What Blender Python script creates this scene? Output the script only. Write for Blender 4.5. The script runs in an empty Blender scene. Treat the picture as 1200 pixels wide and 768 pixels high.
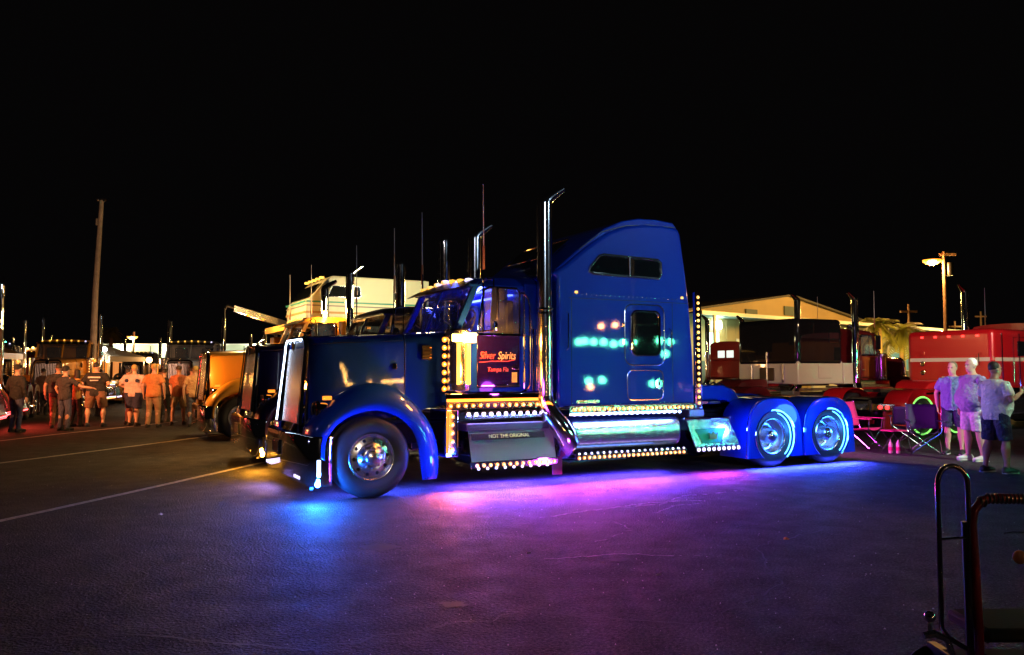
import bpy, bmesh, math, random
from mathutils import Vector, Matrix
random.seed(7)
PI = math.pi
R = math.radians
scene = bpy.context.scene
COL = scene.collection

# ------------------------------------------------------------------ camera
cam_data = bpy.data.cameras.new('camera')
cam = bpy.data.objects.new('camera', cam_data)
COL.objects.link(cam)
cam_data.sensor_width = 36.0
cam_data.lens = 28.2
cam_data.clip_start = 0.1
cam_data.clip_end = 2000.0
cam.location = (0, 0, 1.6)
cam.rotation_euler = (R(93.105), 0, 0)
scene.camera = cam

# ------------------------------------------------------------------ night sky
world = bpy.data.worlds.new('World')
scene.world = world
world.use_nodes = True
bg = world.node_tree.nodes['Background']
bg.inputs['Color'].default_value = (0.92, 0.80, 0.85, 1)
bg.inputs['Strength'].default_value = 0.0012

# ------------------------------------------------------------------ exposure
vs = scene.view_settings
vs.view_transform = 'Standard'
vs.look = 'None'
vs.exposure = 0.45
vs.gamma = 1.0
scene.render.engine = 'CYCLES'
cy = scene.cycles
cy.use_denoising = True
try:
    cy.denoiser = 'OPENIMAGEDENOISE'
except Exception:
    pass
cy.max_bounces = 6
cy.diffuse_bounces = 2
cy.glossy_bounces = 4
cy.transmission_bounces = 4
cy.transparent_max_bounces = 8
cy.sample_clamp_indirect = 4.0
cy.sample_clamp_direct = 0.0
cy.caustics_reflective = False
cy.caustics_refractive = False
cy.blur_glossy = 0.3
cy.use_light_tree = True

# ------------------------------------------------------------------ materials
MATS = {}
def mat(name, col=(0.5, 0.5, 0.5), rough=0.5, metal=0.0, coat=0.0, emit=None, es=0.0, bump=None, sample=False,
        vary=None, trans=0.0, alpha=1.0, coat_rough=0.03, spec=None):
    if name in MATS:
        return MATS[name]
    m = bpy.data.materials.new(name)
    m.use_nodes = True
    nt = m.node_tree
    b = nt.nodes['Principled BSDF']
    b.inputs['Base Color'].default_value = (*col, 1)
    b.inputs['Roughness'].default_value = rough
    b.inputs['Metallic'].default_value = metal
    if coat:
        b.inputs['Coat Weight'].default_value = coat
        b.inputs['Coat Roughness'].default_value = coat_rough
    if trans:
        b.inputs['Transmission Weight'].default_value = trans
    if alpha < 1:
        b.inputs['Alpha'].default_value = alpha
    if spec is not None:
        b.inputs['Specular IOR Level'].default_value = spec
    if emit:
        b.inputs['Emission Color'].default_value = (*emit, 1)
        b.inputs['Emission Strength'].default_value = es
        m.cycles.emission_sampling = 'FRONT' if sample else 'NONE'
    if vary or bump:
        tc = nt.nodes.new('ShaderNodeTexCoord')
    if vary:      # (scale, amount): mottled colour
        n = nt.nodes.new('ShaderNodeTexNoise')
        n.inputs['Scale'].default_value = vary[0]
        n.inputs['Detail'].default_value = 6
        nt.links.new(tc.outputs['Object'], n.inputs['Vector'])
        mr = nt.nodes.new('ShaderNodeMapRange')
        mr.inputs['From Min'].default_value = 0.3
        mr.inputs['From Max'].default_value = 0.7
        mr.inputs['To Min'].default_value = 1 - vary[1]
        mr.inputs['To Max'].default_value = 1 + vary[1] * 0.6
        nt.links.new(n.outputs['Fac'], mr.inputs['Value'])
        mx = nt.nodes.new('ShaderNodeVectorMath')
        mx.operation = 'SCALE'
        mx.inputs[0].default_value = col
        nt.links.new(mr.outputs['Result'], mx.inputs['Scale'])
        nt.links.new(mx.outputs['Vector'], b.inputs['Base Color'])
        mr2 = nt.nodes.new('ShaderNodeMapRange')
        mr2.inputs['To Min'].default_value = max(0.0, rough * 0.75)
        mr2.inputs['To Max'].default_value = min(1.0, rough * 1.3)
        nt.links.new(n.outputs['Fac'], mr2.inputs['Value'])
        nt.links.new(mr2.outputs['Result'], b.inputs['Roughness'])
    if bump:      # (scale, strength, distance)
        n2 = nt.nodes.new('ShaderNodeTexNoise')
        n2.inputs['Scale'].default_value = bump[0]
        n2.inputs['Detail'].default_value = 4
        nt.links.new(tc.outputs['Object'], n2.inputs['Vector'])
        bp = nt.nodes.new('ShaderNodeBump')
        bp.inputs['Strength'].default_value = bump[1]
        bp.inputs['Distance'].default_value = bump[2]
        nt.links.new(n2.outputs['Fac'], bp.inputs['Height'])
        nt.links.new(bp.outputs['Normal'], b.inputs['Normal'])
    MATS[name] = m
    return m

# ------------------------------------------------------------------ mesh builder
def sub(a, b): return (a[0]-b[0], a[1]-b[1], a[2]-b[2])

class MB:
    def __init__(s):
        s.v = []; s.f = []
    def add(s, vs_, fs_):
        o = len(s.v)
        s.v += [tuple(p) for p in vs_]
        s.f += [tuple(i + o for i in f) for f in fs_]
        return s
    def box(s, x0, x1, y0, y1, z0, z1):
        return s.hexa([(x0,y0,z0),(x1,y0,z0),(x1,y1,z0),(x0,y1,z0),(x0,y0,z1),(x1,y0,z1),(x1,y1,z1),(x0,y1,z1)])
    def hexa(s, p):
        return s.add(p, [(0,3,2,1),(4,5,6,7),(0,1,5,4),(1,2,6,5),(2,3,7,6),(3,0,4,7)])
    def loft(s, rings, caps=True, closed=True, loop=False):
        n = len(rings[0]); vs_ = [p for r in rings for p in r]; fs_ = []
        m = len(rings)
        for i in range(m if loop else m-1):
            i2 = (i+1) % m
            for j in range(n if closed else n-1):
                k = (j+1) % n
                fs_.append((i*n+j, i*n+k, i2*n+k, i2*n+j))
        if caps and closed and not loop:
            fs_.append(tuple(range(n-1, -1, -1)))
            fs_.append(tuple((m-1)*n + j for j in range(n)))
        return s.add(vs_, fs_)
    def tube(s, path, r, n=8, caps=True, loop=False, flat=1.0):
        P = [Vector(p) for p in path]; m = len(P)
        rs = r if isinstance(r, (list, tuple)) else [r]*m
        rings = []; up = None
        for i in range(m):
            if loop: d = P[(i+1) % m] - P[i-1]
            else: d = P[min(i+1, m-1)] - P[max(i-1, 0)]
            if d.length < 1e-9: d = Vector((0,0,1))
            d.normalize()
            if up is None:
                up = Vector((0,0,1)) if abs(d.z) < 0.9 else Vector((0,1,0))
            a = up - d*up.dot(d)
            if a.length < 1e-6: a = d.orthogonal()
            a.normalize(); up = a
            b = d.cross(a)
            rings.append([tuple(P[i] + a*math.cos(t)*rs[i] + b*math.sin(t)*rs[i]*flat) for t in [2*PI*k/n for k in range(n)]])
        return s.loft(rings, caps, True, loop)
    def lathe(s, prof, c, axis='y', n=24, caps=False, loop=False, a0=0.0, a1=2*PI):
        full = abs(a1-a0-2*PI) < 1e-6
        steps = n if full else n+1
        rings = []
        for k in range(steps):
            a = a0 + (a1-a0)*k/n
            ca, sa = math.cos(a), math.sin(a)
            ring = []
            for r, h in prof:
                if axis == 'y': ring.append((c[0]+r*ca, c[1]+h, c[2]+r*sa))
                elif axis == 'x': ring.append((c[0]+h, c[1]+r*ca, c[2]+r*sa))
                else: ring.append((c[0]+r*ca, c[1]+r*sa, c[2]+h))
            rings.append(ring)
        return s.loft(rings, caps=False, closed=loop, loop=full)
    def cyl(s, p0, p1, r, n=12, r1=None):
        return s.tube([p0, p1], [r, r if r1 is None else r1], n)
    def prism(s, poly, y0, y1, plane='xz', y0f=None):
        def P(a, b, c):
            return {'xz': (a, c, b), 'xy': (a, b, c), 'yz': (c, a, b)}[plane]
        n = len(poly)
        vs_ = [P(a, b, y0) for a, b in poly] + [P(a, b, y1) for a, b in poly]
        fs_ = [tuple(range(n-1, -1, -1)), tuple(range(n, 2*n))] + [(i, (i+1) % n, n+(i+1) % n, n+i) for i in range(n)]
        return s.add(vs_, fs_)
    def ball(s, c, r, n=10, sc=(1,1,1)):
        rings = []
        m = max(4, n//2+1)
        for i in range(1, m):
            a = PI*i/m
            rings.append([(c[0]+r*sc[0]*math.sin(a)*math.cos(t), c[1]+r*sc[1]*math.sin(a)*math.sin(t), c[2]+r*sc[2]*math.cos(a)) for t in [2*PI*k/n for k in range(n)]])
        return s.loft(rings, True)
    def mesh(s, name, m=None, sharp=35, weld=True):
        me = bpy.data.meshes.new(name)
        me.from_pydata(s.v, [], s.f)
        bm = bmesh.new(); bm.from_mesh(me)
        if weld: bmesh.ops.remove_doubles(bm, verts=bm.verts, dist=1e-5)
        bmesh.ops.recalc_face_normals(bm, faces=bm.faces)
        bm.to_mesh(me); bm.free()
        if sharp:
            me.shade_smooth(); me.set_sharp_from_angle(angle=R(sharp))
        if m: me.materials.append(m)
        return me
    def build(s, name, m, parent=None, bevel=0.0, seg=2, sharp=35, loc=None, solid=0.0, subs=0):
        me = s.mesh(name, m, sharp)
        o = link(name, me, parent)
        if loc: o.location = loc
        if solid:
            md = o.modifiers.new('solid', 'SOLIDIFY'); md.thickness = solid; md.offset = 0
        if bevel:
            md = o.modifiers.new('bevel', 'BEVEL'); md.width = bevel; md.segments = seg; md.limit_method = 'ANGLE'; md.angle_limit = R(30)
        if subs:
            md = o.modifiers.new('subs', 'SUBSURF'); md.levels = subs; md.render_levels = subs
        return o

def link(name, data, parent=None):
    o = bpy.data.objects.new(name, data)
    COL.objects.link(o)
    if parent: o.parent = parent
    return o

def tag(o, label=None, cat=None, group=None, kind=None):
    if label: o['label'] = label
    if cat: o['category'] = cat
    if group: o['group'] = group
    if kind: o['kind'] = kind
    return o

def thing(name, label, cat, loc=(0,0,0), rz=0.0, group=None):
    o = link(name, None)
    o.location = loc; o.rotation_euler = (0, 0, rz)
    return tag(o, label, cat, group)

def tree(o):
    """children lookup built once per call site"""
    kids = {}
    for c in COL.objects:
        if c.parent: kids.setdefault(c.parent.name, []).append(c)
    return kids

def copy_tree(root, loc, rz, label, swap=None, skip=(), lights=False, group=None):
    kids = tree(root)
    def rec(o, parent):
        c = o.copy(); COL.objects.link(c)
        c.parent = parent
        if swap and c.type == 'MESH':
            for ms in c.material_slots:
                ml = ms.material
                if ml and ml.name in swap:
                    ms.link = 'OBJECT'
                    ms.material = swap[ml.name]
        for k in kids.get(o.name, []):
            if k.name.split('.')[0] in skip: continue
            if k.type == 'LIGHT' and not lights: continue
            rec(k, c)
        return c
    r = rec(root, None)
    r.location = loc; r.rotation_euler = (0, 0, rz)
    r['label'] = label
    if group: r['group'] = group
    return r

def lamp(name, kind, loc, col, power, parent=None, size=0.1, size_y=None, rot=None, target=None, spot=None, blend=0.5, spread=None):
    d = bpy.data.lights.new(name, kind)
    d.color = col; d.energy = power
    if kind == 'AREA':
        d.size = size
        if size_y: d.shape = 'RECTANGLE'; d.size_y = size_y
        if spread: d.spread = spread
    else:
        d.shadow_soft_size = size
    if kind == 'SPOT':
        d.spot_size = spot or R(90); d.spot_blend = blend
    o = link(name, d, parent)
    o.location = loc
    if rot: o.rotation_euler = rot
    if target is not None:
        dv = Vector(target) - Vector(loc)
        o.rotation_euler = dv.to_track_quat('-Z', 'Y').to_euler()
    return o

def text_mesh(name, txt, m, parent, loc, size, rot, extrude=0.002, align='CENTER', width=None, shear=0.0):
    cu = bpy.data.curves.new(name, 'FONT')
    cu.body = txt; cu.size = size; cu.extrude = extrude; cu.align_x = align; cu.align_y = 'CENTER'; cu.shear = shear
    cu.resolution_u = 3
    tmp = bpy.data.objects.new('tmp', cu); COL.objects.link(tmp)
    dg = bpy.context.evaluated_depsgraph_get()
    me = bpy.data.meshes.new_from_object(tmp.evaluated_get(dg))
    bpy.data.objects.remove(tmp)
    me.materials.clear(); me.materials.append(m)
    o = link(name, me, parent)
    o.location = loc; o.rotation_euler = rot
    if width:
        w = max(v.co.x for v in me.vertices) - min(v.co.x for v in me.vertices)
        o.scale = (width/w, 1, 1)
    return o

def remeshed(name, mb, m, parent, voxel, smooth=2):
    me = mb.mesh(name, m, sharp=0, weld=False)
    tmp = bpy.data.objects.new('tmp', me); COL.objects.link(tmp)
    md = tmp.modifiers.new('r', 'REMESH'); md.mode = 'VOXEL'; md.voxel_size = voxel; md.use_smooth_shade = True
    if smooth:
        s = tmp.modifiers.new('s', 'SMOOTH'); s.factor = 0.5; s.iterations = smooth
    dg = bpy.context.evaluated_depsgraph_get()
    out = bpy.data.meshes.new_from_object(tmp.evaluated_get(dg))
    bpy.data.objects.remove(tmp)
    out.name = name
    out.materials.clear(); out.materials.append(m)
    out.shade_smooth()
    return link(name, out, parent)

# palette
CHROME = mat('chrome', (0.80, 0.80, 0.82), 0.05, 1.0)
RIMC = mat('polished_aluminium', (0.80, 0.79, 0.80), 0.27, 1.0)
CHROME_S = mat('brushed_steel', (0.62, 0.62, 0.65), 0.22, 1.0, bump=(60, 0.08, 0.01))
PLATE = mat('diamond_plate', (0.36, 0.33, 0.38), 0.36, 1.0, bump=(90, 0.5, 0.01))
BLUE = mat('blue_car_paint', (0.004, 0.040, 0.46), 0.40, 0.0, coat=1.0, coat_rough=.04, spec=.08)
RUBBER = mat('tyre_rubber', (0.022, 0.021, 0.022), 0.55, bump=(40, 0.2, 0.004))
BLACK = mat('black_metal', (0.012, 0.012, 0.013), 0.35, 0.3, vary=(9, 0.4))
GLASS_D = mat('dark_glass', (0.008, 0.010, 0.010), 0.04, 0.0, coat=1.0)
GLASS = mat('clear_tinted_glass', (0.10, 0.12, 0.16), 0.02, 0.0, alpha=0.30, coat=0.6)
SEAT = mat('seat_vinyl', (0.05, 0.045, 0.06), 0.5)
AMBER = mat('amber_lens', (1, 0.45, 0.08), 0.3, emit=(1.0, 0.27, 0.02), es=1.3)
WHITEB = mat('white_led', (1, 1, 1), 0.3, emit=(0.70, 0.62, 1.0), es=1.3)
YELLOWB = mat('warm_led', (1, 0.8, 0.3), 0.3, emit=(1.0, 0.50, 0.06), es=1.1)
CYANB = mat('cyan_led', (0.3, 0.8, 1), 0.3, emit=(0.10, 0.55, 1.0), es=4.0, sample=True)
GRILLE_LED = mat('cool_white_led_tube', (0.8, 0.9, 1), 0.3, emit=(0.62, 0.78, 1.0), es=5.0, sample=True)
GREENB = mat('green_led', (0.2, 1, 0.5), 0.3, emit=(0.08, 1.0, 0.42), es=60.0)
REDB = mat('red_led', (1, 0.05, 0.02), 0.3, emit=(1.0, 0.03, 0.03), es=3.0)
CORE_A = mat('amber_led_core', (1, .7, .3), .3, emit=(1.0, .60, .22), es=6.0)
CORE_W = mat('white_led_core', (1, 1, 1), .3, emit=(.95, .88, 1.0), es=5.0)
CORE_Y = mat('warm_led_core', (1, .8, .4), .3, emit=(1.0, .80, .35), es=2.6)
CORE_R = mat('red_led_core', (1, .3, .3), .3, emit=(1.0, .12, .14), es=9.0)
CORES = {'amber_lens': CORE_A, 'white_led': CORE_W, 'warm_led': CORE_Y}
BLUEB = mat('blue_spot_led', (0.3, 0.6, 1), 0.3, emit=(0.12, 0.45, 1.0), es=30.0)
# ------------------------------------------------------------------ the blue show truck
# local frame of a truck: x runs from the front axle to the rear, y from the near side to the far side, z up
AX = R(28.2)
W = 2.5

STACKC = mat('stack_chrome', (.82,.80,.78), .15, 1.0)
def bulb_mesh(m, r=0.022):
    mb = MB()
    mb.lathe([(r*1.45, 0.010), (r*1.4, 0.0), (r*1.1, -0.006), (r*.5, -.009)], (0, 0, 0), 'y', n=10)
    nf = len(mb.f)
    mb.lathe([(r*.5, -0.008), (r*0.42, -0.016), (0.0, -0.019)], (0, 0, 0), 'y', n=8)
    me = mb.mesh('bulb', m, 60, weld=False)
    me.materials.append(CORES.get(m.name, m))
    for i, p in enumerate(me.polygons): p.material_index = 0 if i < nf else 1
    return me
BULBS = {}
def bulbs(parent, pts, m, r=0.022, face=1):
    key = (m.name, r)
    if key not in BULBS: BULBS[key] = bulb_mesh(m, r)
    for p in pts:
        o = link('bulb', BULBS[key], parent)
        o.location = p
        if face < 0: o.rotation_euler = (0, 0, PI)
        elif face == 2: o.rotation_euler = (R(90), 0, 0)      # facing down
        elif face == 3: o.rotation_euler = (0, 0, -PI/2)      # facing -x
def lin(a, b, n):
    return [tuple(a[i] + (b[i]-a[i])*k/(n-1) for i in range(3)) for k in range(n)]

def front_wheel(root, x, y, sgn):
    w = link('wheel', None, root); w.location = (x, y, 0.52)
    if sgn < 0: w.rotation_euler = (0, 0, PI)
    t = MB().lathe([(0.29, 0.03), (0.36, 0.0), (0.44, 0.0), (0.485, 0.02), (0.51, 0.05), (0.512, 0.10), (0.500, 0.105), (0.500, 0.118), (0.512, 0.123), (0.512, 0.175), (0.500, 0.18), (0.500, 0.19), (0.512, 0.195), (0.51, 0.25), (0.48, 0.28), (0.40, 0.29), (0.29, 0.27)], (0,0,0), 'y', n=40)
    t.build('tyre', RUBBER, w, sharp=50)
    rr = MB().lathe([(0.29, 0.05), (0.30, 0.022), (0.292, 0.012), (0.275, 0.018), (0.262, 0.05), (0.25, 0.060), (0.18, 0.045), (0.165, 0.035), (0.15, 0.012), (0.12, -0.015), (0.105, -0.02), (0.10, -0.055), (0.085, -0.075), (0.0, -0.08)], (0,0,0), 'y', n=40)
    rr.build('rim', RIMC, w, sharp=50)
    hm = MB().lathe([(0.024, 0.0), (0.022, -0.004), (0.0, -0.004)], (0,0,0), 'y', n=10).mesh('hand_hole', BLACK, 30)
    nm = MB().lathe([(0.018, 0.02), (0.016, -0.02), (0.009, -0.035), (0.0, -0.037)], (0,0,0), 'y', n=6).mesh('lug_nut', CHROME, 30)
    for k in range(10):
        a = 2*PI*k/10 + 0.1
        o = link('hand_hole', hm, w); o.location = (0.218*math.cos(a), 0.050, 0.218*math.sin(a))
        o = link('lug_nut', nm, w); o.location = (0.138*math.cos(a+0.3), 0.0, 0.138*math.sin(a+0.3))
    return w

def rear_wheel(root, x, y, sgn, led=True):
    w = link('wheel', None, root); w.location = (x, y, 0.52)
    if sgn < 0: w.rotation_euler = (0, 0, PI)
    t = MB()
    for o in (0.0, 0.33):
        t.lathe([(0.29, 0.03+o), (0.36, 0.0+o), (0.44, 0.0+o), (0.485, 0.02+o), (0.51, 0.05+o), (0.512, 0.13+o), (0.512, 0.17+o), (0.51, 0.23+o), (0.48, 0.27+o), (0.40, 0.28+o), (0.29, 0.26+o)], (0,0,0), 'y', n=36)
    t.build('tyre', RUBBER, w, sharp=50)
    MB().lathe([(0.30, 0.05), (0.303, 0.015), (0.292, 0.005), (0.275, 0.012), (0.262, 0.05), (0.255, 0.17), (0.225, 0.20), (0.17, 0.205), (0.14, 0.18), (0.125, 0.10), (0.115, 0.02), (0.10, -0.01), (0.06, -0.03), (0.0, -0.035)], (0,0,0), 'y', n=36).build('rim', RIMC, w, sharp=50)
    if led:
        MB().tube([(0.437*math.cos(a), -0.045, 0.437*math.sin(a)) for a in [R(-52 + 152*k/24) for k in range(25)]], 0.011, 8).build('led_ring', CYANB, w)
        MB().tube([(0.392*math.cos(a), -0.012, 0.392*math.sin(a)) for a in [R(-50 + 125*k/24) for k in range(25)]], 0.008, 8).build('led_ring', CYANB, w)
    return w

def fender_front(root, far, paint):
    L = [(-.60,.50),(-.585,.72),(-.50,.90),(-.33,1.03),(-.1,1.10),(.12,1.10),(.35,1.01),(.52,.85),(.605,.65),(.635,.45),(.67,.20)]
    C = [(-.74,.62),(-.72,.88),(-.60,1.07),(-.38,1.27),(-.12,1.405),(.13,1.44),(.40,1.35),(.66,1.14),(.85,.88),(.95,.56),(.94,.20)]
    def sm(P, n=5):
        out = []
        for i in range(len(P)-1):
            p0 = P[max(i-1,0)]; p1 = P[i]; p2 = P[i+1]; p3 = P[min(i+2,len(P)-1)]
            for k in range(n):
                t = k/n
                out.append(tuple(0.5*((2*p1[j]) + (-p0[j]+p2[j])*t + (2*p0[j]-5*p1[j]+4*p2[j]-p3[j])*t*t + (-p0[j]+3*p1[j]-3*p2[j]+p3[j])*t**3) for j in (0,1)))
        out.append(P[-1]); return out
    L = sm(L); C = sm(C)
    rings = []
    for i, (l, c) in enumerate(zip(L, C)):
        f = i/(len(L)-1)
        inner = 0.62 - 0.22*f
        prof = [(0.0, 0.02, 0.045), (0.0, 0.0, 0.0), (0.10, -0.012, 0), (0.30, -0.012, 0), (0.55, 0.012, 0), (0.78, 0.055, 0), (0.93, 0.12, 0), (1.0, 0.22, 0), (1.0, 0.34, 0), (0.985, 0.46, 0), (0.96, inner, 0)]
        ring = []
        for (u, t, dd) in prof:
            x = l[0] + (c[0]-l[0])*u; z = l[1] + (c[1]-l[1])*u
            if dd:      # the lip rolls inwards
                d = math.hypot(c[0]-l[0], c[1]-l[1]); x += (c[0]-l[0])/d*0.02; z += (c[1]-l[1])/d*0.02
            ring.append((x, W-t if far else t, z))
        rings.append(ring)
    mb = MB(); mb.loft(rings, caps=False, closed=False)
    return mb.build('front_fender', paint, root, sharp=60, solid=0.012)

def fender_rear(root, cx, far, paint):
    inner = []; outer = []
    n = 40
    for k in range(n+1):
        a = R(-54 + 288*k/n)
        ca, sa = math.cos(a), math.sin(a)
        inner.append((cx + 0.455*ca, 0.52 + 0.42*sa))
        p = 0.72
        ox = 0.61*math.copysign(abs(ca)**p, ca); oz = 0.64*math.copysign(abs(sa)**0.82, sa)
        z = 0.52 + oz
        if a < 0: ox = 0.61 + 0.03*(-sa); z = 0.52 + 0.42*sa*1.0
        if a > PI: ox = -0.61 - 0.03*(-sa); z = 0.52 + 0.42*sa
        outer.append((cx + ox, max(z, 0.18)))
    Y = lambda t: W-t if far else t
    rings = [[(x, Y(0.03), z) for x, z in inner], [(x, Y(-0.03), z) for x, z in inner], [(x, Y(-0.035), z) for x, z in [((a[0]*0.5+b[0]*0.5), (a[1]*0.5+b[1]*0.5)) for a, b in zip(inner, outer)]],
             [(cx+(x-cx)*0.975, Y(-0.03), 0.52+(z-0.52)*0.97 if z > 0.2 else z) for x, z in outer], [(x, Y(-0.0), z) for x, z in outer], [(x, Y(0.03), z) for x, z in outer],
             [(x, Y(0.60), z) for x, z in outer], [(cx+(x-cx)*0.97, Y(0.635), 0.52+(z-0.52)*0.96 if z > 0.2 else z) for x, z in outer]]
    mb = MB(); mb.loft(rings, caps=False, closed=False)
    f = mb.build('rear_fender', paint, root, sharp=50)
    MB().tube([(x, Y(-0.036), z) for x, z in inner], 0.008, 6).build('trim', CHROME, f)
    MB().tube([(x-0.004, Y(0.0), z) for x, z in outer[n//2:]], 0.007, 6).build('trim', CHROME, f)
    return f

def cab_glass(name, quad, th, parent, m):
    q = [Vector(p) for p in quad]
    nrm = (q[1]-q[0]).cross(q[3]-q[0]).normalized()*th
    mb = MB(); mb.hexa([tuple(p) for p in q] + [tuple(p+nrm) for p in q])
    return mb.build(name, m, parent, sharp=20)

def show_truck(label, loc, rz, paint, mains=True):
    root = thing('show_truck', label, 'truck', loc, rz)
    # frame, axles
    mb = MB(); mb.box(-.55, 8.95, .84, .92, .60, .88); mb.box(-.55, 8.95, 1.58, 1.66, .60, .88)
    for x in (-.5, 1.3, 3.2, 5.6, 7.55, 8.85): mb.box(x, x+.08, .92, 1.58, .64, .84)
    mb.build('frame', BLACK, root, bevel=.006)
    MB().cyl((0,.2,.50),(0,2.3,.50),.06).build('axle', BLACK, root)
    for x in (6.9, 8.22):
        MB().cyl((x,.25,.52),(x,2.25,.52),.09).build('axle', BLACK, root); MB().ball((x,1.25,.54),.22).build('differential', BLACK, root)
    MB().box(1.2,2.4,.95,1.55,.5,1.0).build('engine_block', BLACK, root)
    front_wheel(root, 0, 0.02, 1); front_wheel(root, 0, W-.02, -1)
    for x in (6.90, 8.22):
        rear_wheel(root, x, 0.02, 1); rear_wheel(root, x, W-.02, -1, led=False)
    for far in (False, True):
        fender_front(root, far, paint)
        fender_rear(root, 6.91, far, paint); fender_rear(root, 8.21, far, paint)
    # hood: a lofted nose that widens and rises towards the cowl
    def hring(s, hwt, hwb, zt, zb):
        c = W/2; out = []
        out.append((s, c-hwb, zb)); r = .13
        for f_ in (.04, .3, .6, .9, .98): out.append((s, c-hwb+(hwb-hwt)*f_, zb+(zt-.035-r-zb)*f_))
        for k in range(7):
            a = PI/2*k/6
            out.append((s, c-hwt+r-r*math.cos(a), zt-.035-r+r*math.sin(a)))
        out.append((s, c-hwt*.45, zt-.006)); out.append((s, c, zt))
        return out + [(p[0], 2*c-p[1], p[2]) for p in reversed(out[:-1])]
    mb = MB()
    mb.loft([hring(-.63,.50,.52,2.03,.92), hring(-.60,.525,.545,2.055,.90), hring(-.3,.585,.60,2.075,.90), hring(.15,.66,.67,2.10,.95), hring(.60,.735,.745,2.13,1.0)], caps=True)
    mb.build('hood', paint, root, sharp=45)
    mb = MB()
    mb.loft([hring(.615,.735,.745,2.125,1.0), hring(.9,.86,.86,2.15,1.1), hring(1.12,.97,.97,2.165,1.15), hring(1.2,1.0,1.0,2.165,1.15)], caps=True)
    mb.build('cowl', paint, root, sharp=45)
    MB().tube([(p[0], p[1]-.004 if p[1] < W/2 else p[1]+.004, p[2]+.003) for p in hring(.607,.735,.745,2.13,1.0)], .007, 6).build('hood_seam_trim', CHROME, root)
    MB().tube([(-.6, W/2, 2.062), (-.3, W/2, 2.078), (.15, W/2, 2.103), (.6, W/2, 2.133)], .008, 6).build('hood_centre_trim', CHROME, root)
    # badge script on the hood side
    for far in (False, True):
        Y = lambda t: W-t if far else t
        MB().box(.44,.50,min(Y(.512),Y(.53)),max(Y(.512),Y(.53)),1.62,1.70).build('hood_latch', CHROME, root, bevel=.006)
        MB().box(.80,.98,*sorted((Y(.37),Y(.40))),1.75,1.95).build('cowl_vent', BLACK, root, bevel=.01)
        for k in range(4): MB().box(.81,.97,*sorted((Y(.362),Y(.372))),1.775+k*.045,1.785+k*.045).build('vent_slat', CHROME, root)
        MB().tube([(-.58,Y(.715),1.95),(-.2,Y(.655),1.975),(.2,Y(.60),1.99),(.58,Y(.525),2.01)], .005, 5).build('hood_pinstripe', CHROME_S, root)
    # grille
    g = link('grille', None, root)
    c = W/2
    def arch(w0, w1, z0, z1, r, x0, x1, y_off=0):
        pts = [(x0, c-w0, z0)]
        for k in range(9):
            a = PI/2*k/8
            pts.append((x1, c-w1+r-r*math.cos(a), z1-r+r*math.sin(a)))
        return pts + [(p[0], 2*c-p[1], p[2]) for p in reversed(pts)]
    MB().tube(arch(.60,.50,.90,2.03,.16,-.74,-.655), .035, 8).build('grille_surround', CHROME, g)
    MB().tube([(p[0]-.035, p[1], p[2]) for p in arch(.575,.475,.92,2.015,.15,-.765,-.68)[6:]], .012, 8).build('led_strip', GRILLE_LED, g)
    pan = arch(.56,.46,.90,1.98,.14,-.70,-.63)
    MB().add(pan + [(p[0]+.03, p[1], p[2]) for p in pan], [tuple(range(len(pan)))] + [tuple(range(len(pan), 2*len(pan)))] + [(i, i+1, len(pan)+i+1, len(pan)+i) for i in range(len(pan)-1)]).build('mesh_panel', BLACK, g)
    bar = MB().hexa([(-.755,-.010,.92),(-.715,-.010,.92),(-.715,.010,.92),(-.755,.010,.92),(-.675,-.010,1.9),(-.635,-.010,1.9),(-.635,.010,1.9),(-.675,.010,1.9)]).mesh('grille_bar', RIMC, 30)
    for k in range(15):
        u = -1 + 2*(k+.5)/15
        o = link('grille_bar', bar, g); o.location = (0, c+u*.43, 0)
    MB().prism([(c-.07,1.97),(c-.05,2.0),(c+.05,2.0),(c+.07,1.97),(c+.05,1.90),(c,1.87),(c-.05,1.90)], -.72, -.70, 'yz').build('badge', CHROME, g)
    # hood ornament
    mb = MB(); mb.tube([(-.56,c,2.07),(-.57,c,2.12),(-.66,c,2.15)], [.02,.014,.006], 8); mb.prism([(-.56,2.11),(-.46,2.17),(-.50,2.10)], c-.01, c+.01); mb.build('hood_ornament', CHROME, root)
    # bumper
    def bring(z, lean):
        pts = [(-.52+lean*.3, -.005), (-.62+lean, -.005), (-.74+lean, .012), (-.795+lean, .08), (-.80+lean, c), (-.795+lean, W-.08), (-.74+lean, W-.012), (-.62+lean, W+.005), (-.52+lean*.3, W+.005)]
        return [(x, y, z) for x, y in pts]
    bmp = link('bumper', None, root)
    MB().loft([bring(.20,.03), bring(.23,.0), bring(.5,0), bring(.77,.0), bring(.80,.04)], caps=False, closed=False).build('bumper_shell', CHROME, bmp, solid=.02, sharp=50)
    MB().box(-.825,-.803, 1.55,1.95,.46,.66).build('plate_recess', BLACK, bmp, bevel=.004)
    mb = MB(); mb.box(-.835,-.826,1.57,1.93,.63,.645); mb.box(-.835,-.826,1.57,1.93,.475,.49); mb.box(-.835,-.826,1.57,1.585,.49,.63); mb.box(-.835,-.826,1.915,1.93,.49,.63); mb.build('plate_frame', CHROME_S, bmp)
    for (y0,y1,z0,z1) in ((2.08,2.42,.27,.31),(.40,.70,.25,.285)):
        lm = MB().box(-.815,-.803,y0,y1,z0,z1).build('lamp_lens', WHITEB, bmp, bevel=.003)
    MB().box(-.70,-.66,-.03,-.007,.32,.52).build('lamp_lens', GRILLE_LED, bmp, bevel=.004)
    mb = MB().box(-.78,-.74,.0,.0+.06,.17,.199); mb.build('lamp_bracket', BLACK, bmp)
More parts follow.
